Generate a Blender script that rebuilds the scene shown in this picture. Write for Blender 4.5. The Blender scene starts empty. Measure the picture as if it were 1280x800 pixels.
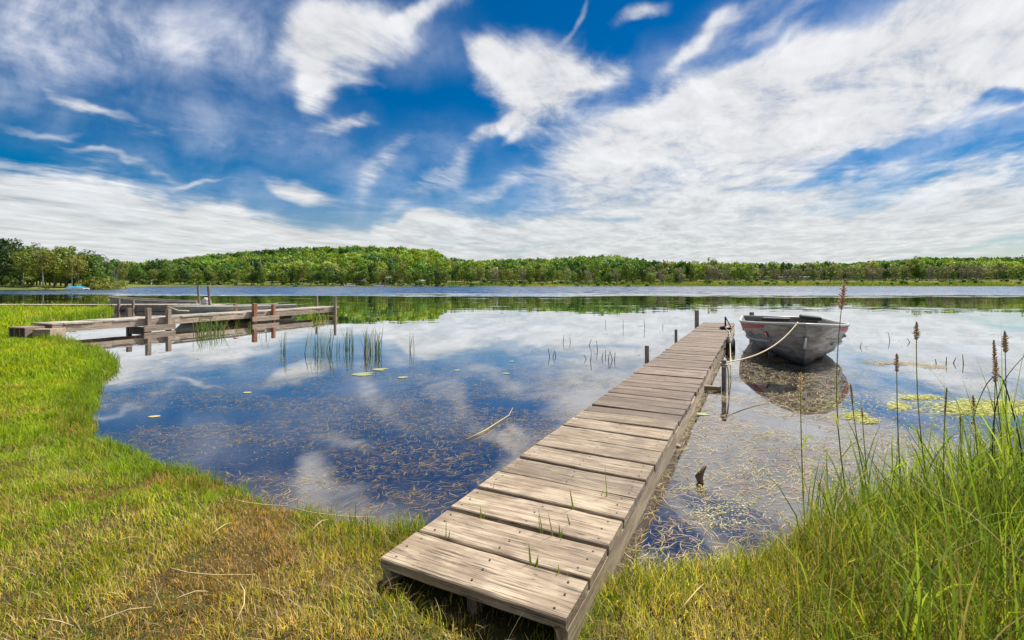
import bpy, math, random
import numpy as np
from mathutils import Vector, Matrix

rng = np.random.default_rng(7)
random.seed(7)
sc = bpy.context.scene
COL = sc.collection
F, HZ, H = 604.0, 354.0, 1.25          # focal length in photo pixels, horizon row, camera height above the water


def gp(px, py, z=0.0):
    """ground point seen at photo pixel, at height z"""
    Y = F * (H - z) / (py - HZ)
    return ((px - 640.0) / F * Y, Y)


def at(px, py, Y):
    return ((px - 640.0) / F * Y, Y, H + (HZ - py) / F * Y)


# ------------------------------------------------------------------ noise
def _hash(ix, iy, seed):
    n = (ix.astype(np.int64) * 374761393 + iy.astype(np.int64) * 668265263 + seed * 1442695041) & 0x7fffffff
    n = ((n ^ (n >> 13)) * 1274126177) & 0x7fffffff
    return ((n ^ (n >> 16)) & 0xffff) / 65535.0


def vnoise(x, y, seed=0):
    x = np.asarray(x, float); y = np.asarray(y, float)
    ix = np.floor(x); iy = np.floor(y)
    fx = x - ix; fy = y - iy
    fx = fx * fx * (3 - 2 * fx); fy = fy * fy * (3 - 2 * fy)
    a = _hash(ix, iy, seed); b = _hash(ix + 1, iy, seed)
    c = _hash(ix, iy + 1, seed); d = _hash(ix + 1, iy + 1, seed)
    return (a * (1 - fx) + b * fx) * (1 - fy) + (c * (1 - fx) + d * fx) * fy


def fbm(x, y, oct=4, seed=0):
    s = 0; a = .5; t = 0
    for k in range(oct):
        s = s + a * vnoise(np.asarray(x) * 2 ** k + 17.3 * k, np.asarray(y) * 2 ** k - 9.1 * k, seed + k)
        t += a; a *= .5
    return s / t


def sstep(a, b, x):
    t = np.clip((np.asarray(x, float) - a) / (b - a), 0, 1)
    return t * t * (3 - 2 * t)


# ------------------------------------------------------------------ meshes
def link(o, parent=None):
    COL.objects.link(o)
    if parent is not None:
        o.parent = parent
    return o


def np_mesh(name, V, faces, mat, parent=None, col=None, smooth=False, matidx=None):
    """V (N,3); faces: list of (M,k) integer arrays"""
    me = bpy.data.meshes.new(name)
    V = np.ascontiguousarray(V, np.float32)
    faces = [np.asarray(f, np.int32) for f in faces if len(f)]
    nl = sum(f.size for f in faces); nf = sum(len(f) for f in faces)
    me.vertices.add(len(V)); me.loops.add(nl); me.polygons.add(nf)
    me.vertices.foreach_set('co', V.ravel())
    me.loops.foreach_set('vertex_index', np.concatenate([f.ravel() for f in faces]))
    tot = np.concatenate([np.full(len(f), f.shape[1], np.int32) for f in faces])
    st = np.concatenate([[0], np.cumsum(tot)[:-1]]).astype(np.int32)
    me.polygons.foreach_set('loop_start', st)
    if smooth:
        me.polygons.foreach_set('use_smooth', np.ones(nf, bool))
    mats = mat if isinstance(mat, (list, tuple)) else [mat]
    for m in mats:
        me.materials.append(m)
    if matidx is not None:
        me.polygons.foreach_set('material_index', np.asarray(matidx, np.int32))
    if col is not None:
        ca = me.color_attributes.new('tint', 'FLOAT_COLOR', 'POINT')
        c = np.ones((len(V), 4), np.float32); c[:, :3] = col
        ca.data.foreach_set('color', c.ravel())
    me.update(calc_edges=True)
    o = bpy.data.objects.new(name, me)
    return link(o, parent)


class MB:
    """collects simple shapes into one mesh"""
    def __init__(s):
        s.v = []; s.f = []; s.mi = []; s.cur = 0

    def add(s, vs, fs):
        b = len(s.v); s.v += [tuple(p) for p in vs]
        s.f += [tuple(i + b for i in f) for f in fs]; s.mi += [s.cur] * len(fs)

    def box(s, c, size, rot=None, bev=0.0, jit=0.0):
        hx, hy, hz = [q / 2 for q in size]
        M = rot if rot is not None else Matrix.Identity(3)
        b = min(bev, hx * .9, hy * .9, hz * .9)
        if b <= 0:
            P = [Vector((x, y, z)) for x in (-hx, hx) for y in (-hy, hy) for z in (-hz, hz)]
            fs = [(0, 1, 3, 2), (4, 6, 7, 5), (0, 4, 5, 1), (2, 3, 7, 6), (0, 2, 6, 4), (1, 5, 7, 3)]
            s.add([Vector(c) + M @ (p + Vector((random.uniform(-jit, jit), random.uniform(-jit, jit), random.uniform(-jit, jit)))) for p in P], fs)
            return
        rings = []
        for z, k in ((-hz, b), (-hz + b, 0), (hz - b, 0), (hz, b)):
            x0, y0 = hx - k, hy - k
            e = b
            rings.append([(-x0 + e, -y0, z), (x0 - e, -y0, z), (x0, -y0 + e, z), (x0, y0 - e, z),
                          (x0 - e, y0, z), (-x0 + e, y0, z), (-x0, y0 - e, z), (-x0, -y0 + e, z)])
        vs = [Vector(c) + M @ Vector(p) for r in rings for p in r]
        fs = [tuple(range(7, -1, -1)), tuple(range(24, 32))]
        for k in range(3):
            for i in range(8):
                j = (i + 1) % 8
                fs.append((k * 8 + i, k * 8 + j, k * 8 + 8 + j, k * 8 + 8 + i))
        s.add(vs, fs)

    def tube(s, pts, radii, n=8, cap=True):
        pts = [Vector(p) for p in pts]
        if not hasattr(radii, '__len__'):
            radii = [radii] * len(pts)
        vs = []; fs = []
        up = Vector((0, 0, 1))
        prev = None
        for i, p in enumerate(pts):
            t = (pts[min(i + 1, len(pts) - 1)] - pts[max(i - 1, 0)])
            t = t.normalized() if t.length > 1e-9 else Vector((0, 0, 1))
            a = prev - t * prev.dot(t) if prev is not None else t.cross(up)
            if a.length < 1e-4:
                a = t.cross(Vector((1, 0, 0)))
            a.normalize(); prev = a
            b = t.cross(a)
            for k in range(n):
                an = 2 * math.pi * k / n
                vs.append(p + (a * math.cos(an) + b * math.sin(an)) * radii[i])
        for i in range(len(pts) - 1):
            for k in range(n):
                l = (k + 1) % n
                fs.append((i * n + k, i * n + l, i * n + n + l, i * n + n + k))
        if cap:
            fs.append(tuple(range(n - 1, -1, -1)))
            fs.append(tuple(range((len(pts) - 1) * n, len(pts) * n)))
        s.add(vs, fs)

    def strip(s, pts, widths, side):
        """flat ribbon (blade) along pts"""
        vs = []
        sd = Vector(side).normalized()
        for p, w in zip(pts, widths):
            vs += [Vector(p) - sd * w / 2, Vector(p) + sd * w / 2]
        s.add(vs, [(2 * i, 2 * i + 1, 2 * i + 3, 2 * i + 2) for i in range(len(pts) - 1)])

    def disc(s, c, rx, ry, n=12, ang=0, wob=0.0, notch=False, h=0.003):
        top = [Vector(c) + Vector((0, 0, h))]
        for k in range(n):
            a = 2 * math.pi * k / n
            r = 1 + random.uniform(-wob, wob)
            if notch and k == 0:
                r = .15
            x, y = rx * r * math.cos(a), ry * r * math.sin(a)
            top.append(Vector(c) + Vector((x * math.cos(ang) - y * math.sin(ang), x * math.sin(ang) + y * math.cos(ang), h * .6)))
        bot = [p - Vector((0, 0, h)) for p in top[1:]]
        fs = [(0, 1 + k, 1 + (k + 1) % n) for k in range(n)]
        fs += [(1 + k, 1 + n + k, 1 + n + (k + 1) % n, 1 + (k + 1) % n) for k in range(n)]
        s.add(top + bot, fs)

    def build(s, name, mat, parent=None, smooth=False):
        me = bpy.data.meshes.new(name)
        me.from_pydata([tuple(p) for p in s.v], [], s.f)
        for m in (mat if isinstance(mat, (list, tuple)) else [mat]):
            me.materials.append(m)
        for p, i in zip(me.polygons, s.mi):
            p.material_index = i
            p.use_smooth = smooth
        me.update()
        return link(bpy.data.objects.new(name, me), parent)


def tag(o, label=None, cat=None, group=None, kind=None):
    if label: o['label'] = label
    if cat: o['category'] = cat
    if group: o['group'] = group
    if kind: o['kind'] = kind
    return o


def thing(name, loc, label, cat, group=None, rz=0.0):
    o = bpy.data.objects.new(name, None)
    o.empty_display_size = .1
    o.location = loc; o.rotation_euler = (0, 0, rz)
    link(o)
    return tag(o, label, cat, group)


def copy_tree(o, parent=None):
    c = o.copy(); link(c)
    if parent is not None:
        c.parent = parent
    for ch in list(o.children):
        copy_tree(ch, c)
    return c


# ------------------------------------------------------------------ materials
class NT:
    def __init__(s, tree):
        s.t = tree; s.t.nodes.clear()

    def n(s, typ, **kw):
        nd = s.t.nodes.new(typ)
        for k, v in kw.items():
            if k == 'i':
                for a, b in v.items():
                    if isinstance(b, bpy.types.NodeSocket):
                        s.t.links.new(b, nd.inputs[a])
                    else:
                        nd.inputs[a].default_value = b
            else:
                setattr(nd, k, v)
        return nd

    def math(s, op, a, b=None, c=None, clamp=False):
        i = {0: a}
        if b is not None: i[1] = b
        if c is not None: i[2] = c
        return s.n('ShaderNodeMath', operation=op, use_clamp=clamp, i=i).outputs[0]

    def vmath(s, op, a, b=None, scale=None):
        i = {0: a}
        if b is not None: i[1] = b
        nd = s.n('ShaderNodeVectorMath', operation=op, i=i)
        if scale is not None:
            if isinstance(scale, bpy.types.NodeSocket): s.t.links.new(scale, nd.inputs['Scale'])
            else: nd.inputs['Scale'].default_value = scale
        return nd

    def mix(s, fac, a, b, blend='MIX'):
        nd = s.n('ShaderNodeMix', data_type='RGBA', blend_type=blend)
        for k, v in ((0, fac), (6, a), (7, b)):
            if isinstance(v, bpy.types.NodeSocket): s.t.links.new(v, nd.inputs[k])
            else: nd.inputs[k].default_value = v if k == 0 else (*v, 1)[:4]
        return nd.outputs[2]

    def mapr(s, v, a, b, c=0.0, d=1.0, smooth=True):
        nd = s.n('ShaderNodeMapRange', interpolation_type='SMOOTHSTEP' if smooth else 'LINEAR', i={0: v, 1: a, 2: b, 3: c, 4: d})
        return nd.outputs[0]

    def ramp(s, fac, stops):
        nd = s.n('ShaderNodeValToRGB', i={0: fac})
        e = nd.color_ramp.elements
        while len(e) < len(stops): e.new(.5)
        for el, (p, c) in zip(e, stops):
            el.position = p; el.color = (*c, 1)
        return nd.outputs[0]

    def noise(s, vec, scale, detail=4, rough=.55, dist=0.0):
        nd = s.n('ShaderNodeTexNoise', i={'Scale': scale, 'Detail': detail, 'Roughness': rough, 'Distortion': dist})
        if vec is not None: s.t.links.new(vec, nd.inputs['Vector'])
        return nd

    def mapping(s, vec, loc=(0, 0, 0), rot=(0, 0, 0), scale=(1, 1, 1), typ='POINT'):
        return s.n('ShaderNodeMapping', vector_type=typ, i={0: vec, 1: loc, 2: rot, 3: scale}).outputs[0]


def new_mat(name):
    m = bpy.data.materials.new(name); m.use_nodes = True
    t = NT(m.node_tree)
    out = t.n('ShaderNodeOutputMaterial')
    return m, t, out


def link_surf(t, out, sh):
    t.t.links.new(sh, out.inputs['Surface'])


def plain(name, c, rough=.6, metal=0.0, var=.25, scale=6.0, bump=0.0):
    m, t, out = new_mat(name)
    tc = t.n('ShaderNodeTexCoord').outputs['Object']
    nz = t.noise(tc, scale, 5)
    col = t.mix(nz.outputs[0], tuple(q * (1 - var) for q in c), tuple(min(1, q * (1 + var)) for q in c))
    p = t.n('ShaderNodeBsdfPrincipled', i={'Base Color': col, 'Roughness': rough, 'Metallic': metal})
    if bump:
        b = t.n('ShaderNodeBump', i={'Strength': bump, 'Distance': .01, 'Height': nz.outputs[0]})
        t.t.links.new(b.outputs[0], p.inputs['Normal'])
    link_surf(t, out, p.outputs[0])
    return m


def wood(name, c0, c1, c2, axis=0, streak=26.0, rough=.8, dark=.55):
    """weathered timber; grain along the local axis"""
    m, t, out = new_mat(name)
    tc = t.n('ShaderNodeTexCoord').outputs['Object']
    rnd = t.n('ShaderNodeObjectInfo').outputs['Random']
    off = t.n('ShaderNodeCombineXYZ', i={0: t.math('MULTIPLY', rnd, 37.0), 1: t.math('MULTIPLY', rnd, 91.0), 2: t.math('MULTIPLY', rnd, 53.0)}).outputs[0]
    v = t.vmath('ADD', tc, off).outputs[0]
    s = [streak] * 3; s[axis] = 1.6
    g = t.noise(t.mapping(v, scale=tuple(s)), 1.6, 7, .65, .6)
    s2 = [streak * 4] * 3; s2[axis] = 3.0
    fine = t.noise(t.mapping(v, scale=tuple(s2)), 1.5, 4, .6, .2)
    big = t.noise(v, 4.5, 5, .6)
    kn = t.n('ShaderNodeTexVoronoi', i={'Scale': 3.0}); t.t.links.new(t.mapping(v, scale=(1, 2.2, 1) if axis == 0 else (2.2, 1, 1)), kn.inputs['Vector'])
    c = t.mix(t.mapr(g.outputs[0], .38, .62), c0, c1)
    c = t.mix(t.math('MULTIPLY', t.mapr(big.outputs[0], .38, .72), .85), c, c2)
    spl = t.noise(t.mapping(v, scale=tuple(1.1 if q_ == axis else streak * 1.7 for q_ in range(3))), 1.0, 2, .4, .0)
    split = t.mapr(t.math('ABSOLUTE', t.math('SUBTRACT', spl.outputs[0], .5)), .002, .010, .9, 0)
    split = t.math('MULTIPLY', split, t.mapr(big.outputs[0], .46, .54))
    crack = t.math('MAXIMUM', t.mapr(fine.outputs[0], .365, .455, 1, 0), split)
    c = t.mix(t.math('MULTIPLY', crack, dark), c, tuple(q * .25 for q in c0))
    knot = t.mapr(kn.outputs['Distance'], .03, .07, 1, 0)
    c = t.mix(t.math('MULTIPLY', knot, .55), c, tuple(q * .35 for q in c0))
    tone = t.math('ADD', t.math('MULTIPLY', rnd, .44), .78)
    c = t.mix(1.0, c, t.n('ShaderNodeCombineXYZ', i={0: tone, 1: tone, 2: tone}).outputs[0], 'MULTIPLY')
    hgt = t.math('ADD', t.math('MULTIPLY', g.outputs[0], .6), t.math('MULTIPLY', fine.outputs[0], .6))
    b = t.n('ShaderNodeBump', i={'Strength': .55, 'Distance': .006, 'Height': hgt})
    p = t.n('ShaderNodeBsdfPrincipled', i={'Base Color': c, 'Roughness': rough, 'Normal': b.outputs[0]})
    link_surf(t, out, p.outputs[0])
    return m


def leafmat(name, attr=True, stops=None, trans=.35, rough=.55, hue_noise=.35, nscale=.35):
    m, t, out = new_mat(name)
    if attr:
        base = t.n('ShaderNodeAttribute', attribute_name='tint').outputs['Color']
    else:
        rnd = t.n('ShaderNodeObjectInfo').outputs['Random']
        base = t.ramp(rnd, stops)
    tc = t.n('ShaderNodeTexCoord').outputs['Object']
    nz = t.noise(tc, nscale, 4, .6)
    k = t.mapr(nz.outputs[0], .3, .7, 1 - hue_noise, 1 + hue_noise, False)
    c = t.mix(1.0, base, t.n('ShaderNodeCombineXYZ', i={0: k, 1: k, 2: t.math('MULTIPLY', k, k)}).outputs[0], 'MULTIPLY')
    d = t.n('ShaderNodeBsdfPrincipled', i={'Base Color': c, 'Roughness': rough, 'Specular IOR Level': .25})
    tr = t.n('ShaderNodeBsdfTranslucent', i={'Color': t.mix(1.0, c, (1.25, 1.2, .5), 'MULTIPLY')})
    mx = t.n('ShaderNodeMixShader', i={0: trans + .08, 1: d.outputs[0], 2: tr.outputs[0]})
    link_surf(t, out, mx.outputs[0])
    return m


M_plank_new = wood('pale_planks', (.205, .148, .095), (.39, .308, .215), (.175, .124, .080), 0, 20, dark=.9)
M_plank_old = wood('old_planks', (.11, .076, .052), (.27, .200, .145), (.15, .107, .078), 0, 30, dark=.9)
M_stringer = wood('stringer_wood', (.25, .18, .11), (.44, .345, .23), (.30, .225, .145), 0, 16)
M_post = wood('grey_post_wood', (.15, .110, .078), (.34, .265, .20), (.23, .175, .13), 2, 30)
M_cedar = wood('reddish_post_wood', (.19, .075, .035), (.40, .185, .09), (.28, .125, .065), 2, 30)
M_leftdeck = wood('left_dock_wood', (.22, .155, .105), (.46, .35, .255), (.32, .24, .175), 0, 20)
M_deck_top = wood('bleached_deck_wood', (.30, .25, .20), (.50, .44, .37), (.37, .31, .255), 0, 20)
M_fardeck = wood('far_dock_wood', (.24, .195, .155), (.48, .41, .345), (.34, .285, .235), 0, 12)
M_nail = plain('rusty_nail', (.045, .03, .022), .7)
M_rope = plain('rope_fibre', (.52, .43, .30), .9, var=.3, scale=60)
M_dark = plain('black_rubber', (.014, .014, .015), .6, bump=.2, scale=20)
M_iron = plain('dark_iron', (.03, .027, .025), .5, .6)
M_red = plain('red_decal', (.36, .022, .022), .5, var=.3, scale=18)
M_white = plain('white_decal', (.75, .73, .70), .5)
M_seat = plain('boat_bench', (.30, .29, .27), .5)
M_block = plain('concrete_block', (.24, .18, .145), .9, var=.3, scale=25, bump=.4)
M_blockhole = plain('block_shadow_grit', (.10, .075, .06), .95)
M_tarp = plain('white_tarp', (.50, .44, .40), .7)
M_blue = plain('blue_boat_cover', (.03, .25, .42), .6)
M_pontoon = plain('pontoon_aluminium', (.5, .5, .5), .35, .4)
M_hullwhite = plain('white_boat_paint', (.72, .74, .76), .4)
M_housewall = plain('pale_siding', (.42, .40, .37), .8)
M_housedark = plain('brown_siding', (.13, .09, .07), .8)
M_roofgrey = plain('grey_shingles', (.22, .21, .21), .85)
M_roofdark = plain('dark_shingles', (.075, .065, .06), .85)
M_roofpale = plain('pale_metal_roof', (.55, .54, .52), .5)
M_glass = plain('dark_window', (.03, .04, .05), .1)
M_greenhull = plain('drab_green_hull', (.25, .255, .215), .5, var=.35, scale=9, bump=.1)
M_greyhull = wood('grey_skiff_wood', (.19, .16, .135), (.40, .35, .305), (.28, .245, .215), 0, 14)
M_bark = plain('grey_bark', (.17, .14, .11), .9, var=.4, scale=3)
M_birch = plain('pale_bark', (.42, .38, .33), .85, var=.3, scale=2)
M_deadbark = plain('dead_twig_bark', (.32, .27, .25), .9, var=.25, scale=2)
M_lily = plain('lily_pad', (.27, .30, .14), .45, var=.35, scale=14)
M_lilytan = plain('yellowed_leaf', (.46, .38, .16), .5, var=.25, scale=14)
M_straw = plain('dry_straw', (.50, .385, .18), .8, var=.25, scale=30)
M_stick = plain('wet_dead_wood', (.15, .085, .045), .6, var=.5, scale=25, bump=.4)
M_reedstem = plain('floating_reed', (.42, .32, .12), .6, var=.3, scale=9)
M_seed = leafmat('brown_seed_head', False, [(0, (.46, .35, .24)), (1, (.58, .44, .30))], trans=.2, hue_noise=.3, nscale=40)
M_seedtan = leafmat('tan_seed_head', False, [(0, (.74, .60, .42)), (1, (.78, .64, .46))], trans=.25, hue_noise=.3, nscale=40)
M_seedpink = leafmat('pinkish_seed_head', False, [(0, (.58, .40, .32)), (1, (.66, .46, .37))], trans=.25, hue_noise=.3, nscale=40)
M_stem = leafmat('green_stem', False, [(0, (.24, .29, .06)), (1, (.36, .36, .11))], trans=.35, hue_noise=.3, nscale=10)
M_darkstem = plain('dark_reed_stem', (.05, .065, .03), .6, var=.3, scale=12)

M_grass = leafmat('grass_blades', True, trans=.4, hue_noise=.2, nscale=2.0)
M_weed = leafmat('weed_strands', True, trans=.15, hue_noise=.25, nscale=1.5, rough=.5)
M_forest = leafmat('forest_leaves', True, trans=.3, hue_noise=.3, nscale=.12)
GREENS = [(0, (.07, .145, .028)), (.25, (.14, .22, .036)), (.5, (.20, .275, .045)), (.75, (.10, .18, .032)), (1, (.245, .295, .07))]
M_leaf = leafmat('broadleaf_leaves', False, GREENS, trans=.3, hue_noise=.35, nscale=.45)
M_leafdark = leafmat('dark_leaves', False, [(0, (.035, .075, .02)), (1, (.07, .125, .026))], trans=.25, hue_noise=.35, nscale=.45)
M_leafolive = leafmat('olive_leaves', False, [(0, (.21, .22, .045)), (1, (.17, .21, .04))], trans=.3, hue_noise=.35, nscale=.5)
M_leaftwig = leafmat('twig_buds', False, [(0, (.27, .22, .14)), (1, (.20, .19, .09))], trans=.2, hue_noise=.3, nscale=.5)


def hull_metal():
    m, t, out = new_mat('scuffed_aluminium')
    tc = t.n('ShaderNodeTexCoord').outputs['Object']
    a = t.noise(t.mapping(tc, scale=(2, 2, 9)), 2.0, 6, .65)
    b = t.noise(tc, 30, 5, .6)
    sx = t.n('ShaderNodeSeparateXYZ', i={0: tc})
    low = t.mapr(t.math('ADD', sx.outputs[2], t.math('MULTIPLY', a.outputs[0], .16)), .13, .33, 1, 0)   # dark shading of the lower hull, painted into its colour
    c = t.mix(t.mapr(a.outputs[0], .35, .65), (.19, .162, .132), (.47, .42, .36))
    c = t.mix(t.math('MULTIPLY', b.outputs[0], .35), c, (.26, .235, .20))
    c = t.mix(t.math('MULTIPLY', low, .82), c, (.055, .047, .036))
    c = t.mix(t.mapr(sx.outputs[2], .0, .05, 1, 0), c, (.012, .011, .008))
    r = t.mapr(b.outputs[0], .3, .7, .42, .62, False)
    dn = t.noise(tc, 3.2, 2, .5)
    bp = t.n('ShaderNodeBump', i={'Strength': .5, 'Distance': .03, 'Height': t.math('ADD', t.math('MULTIPLY', a.outputs[0], .25), dn.outputs[0])})
    p = t.n('ShaderNodeBsdfPrincipled', i={'Base Color': c, 'Roughness': r, 'Metallic': .12, 'Normal': bp.outputs[0]})
    link_surf(t, out, p.outputs[0])
    return m


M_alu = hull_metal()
M_alurim = plain('bare_aluminium_rim', (.44, .415, .375), .45, .2, var=.2, scale=8)
M_aluin = plain('boat_inside_paint', (.20, .195, .185), .6, .2, var=.25, scale=8)


def ground_mat():
    m, t, out = new_mat('earth_and_thatch')
    tc = t.n('ShaderNodeTexCoord').outputs['Object']
    z = t.n('ShaderNodeSeparateXYZ', i={0: tc}).outputs[2]
    a = t.noise(tc, 1.3, 6, .65); b = t.noise(tc, 40, 6, .7); c3 = t.noise(tc, 7, 6, .65)
    c = t.mix(t.mapr(a.outputs[0], .4, .62), (.055, .06, .012), (.09, .06, .02))
    c = t.mix(t.mapr(c3.outputs[0], .5, .68), c, (.06, .035, .016))
    c = t.mix(t.mapr(b.outputs[0], .5, .75), c, (.14, .10, .035))
    mud = t.mix(t.mapr(b.outputs[0], .45, .66), (.045, .030, .017), (.20, .135, .065))
    c = t.mix(t.mapr(z, -.012, .012, 1, 0), c, mud)
    bp = t.n('ShaderNodeBump', i={'Strength': .8, 'Distance': .02, 'Height': b.outputs[0]})
    p = t.n('ShaderNodeBsdfPrincipled', i={'Base Color': c, 'Roughness': .95, 'Normal': bp.outputs[0], 'Specular IOR Level': .2})
    link_surf(t, out, p.outputs[0])
    return m


def hill_mat():
    m, t, out = new_mat('hill_undergrowth')
    tc = t.n('ShaderNodeTexCoord').outputs['Object']
    a = t.noise(tc, .06, 6, .65); b = t.noise(tc, .9, 5, .7)
    z = t.n('ShaderNodeSeparateXYZ', i={0: tc}).outputs[2]
    wet = t.mix(t.mapr(a.outputs[0], .4, .62), (.085, .115, .025), (.165, .17, .045))
    wet = t.mix(t.mapr(b.outputs[0], .5, .75), wet, (.15, .135, .05))
    c = t.mix(t.mapr(z, 2.6, 4.5), wet, (.04, .055, .018))
    p = t.n('ShaderNodeBsdfPrincipled', i={'Base Color': c, 'Roughness': 1.0, 'Specular IOR Level': .1})
    link_surf(t, out, p.outputs[0])
    return m


def water_mat():
    m, t, out = new_mat('lake_water')
    tc = t.n('ShaderNodeTexCoord').outputs['Object']
    xyz = t.n('ShaderNodeSeparateXYZ', i={0: tc})
    bandn = t.noise(t.mapping(tc, scale=(.035, .10, 1)), 1.0, 5, .65)
    band2 = t.noise(t.mapping(tc, scale=(.02, .12, 1)), 1.0, 3, .6)
    yy = t.math('ADD', xyz.outputs[1], t.math('MULTIPLY', t.math('SUBTRACT', bandn.outputs[0], .5), 60.0))
    far = t.mapr(yy, 42.0, 66.0)
    lanes = t.mapr(band2.outputs[0], .50, .62)
    mid = t.math('MULTIPLY', t.mapr(xyz.outputs[1], 12.0, 30.0), t.math('ADD', t.math('MULTIPLY', lanes, .085), .012))
    amp = t.math('ADD', t.math('ADD', t.math('MULTIPLY', far, .55), .005), mid)
    n1 = t.noise(t.mapping(tc, scale=(1.6, 3.6, 1)), 1.0, 3, .6)
    n2 = t.noise(t.mapping(tc, scale=(.5, 1.1, 1)), 1.0, 2, .5)
    v = t.vmath('ADD', n1.outputs['Color'], n2.outputs['Color']).outputs[0]
    v = t.vmath('SUBTRACT', v, (1, 1, 1)).outputs[0]
    s = t.n('ShaderNodeSeparateXYZ', i={0: t.vmath('SCALE', v, scale=amp).outputs[0]})
    nrm = t.vmath('NORMALIZE', t.n('ShaderNodeCombineXYZ', i={0: s.outputs[0], 1: t.math('SUBTRACT', s.outputs[1], t.math('MULTIPLY', far, .17)), 2: 1.0}).outputs[0]).outputs[0]
    fr = t.n('ShaderNodeFresnel', i={'IOR': 1.6, 'Normal': nrm})
    fac = t.math('ADD', t.math('MULTIPLY', fr.outputs[0], 1.4), .17, clamp=True)
    gl = t.n('ShaderNodeBsdfGlossy', i={'Color': (.97, .98, 1, 1), 'Roughness': .012, 'Normal': nrm})
    tr = t.n('ShaderNodeBsdfTransparent', i={'Color': (.66, .60, .47, 1)})
    mx = t.n('ShaderNodeMixShader', i={0: fac, 1: tr.outputs[0], 2: gl.outputs[0]})
    link_surf(t, out, mx.outputs[0])
    return m


# ------------------------------------------------------------------ world: sky and clouds
SUN_AZ, SUN_EL = math.radians(47), math.radians(57)      # azimuth measured from +Y towards +X
SKY_STR = .062


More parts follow.
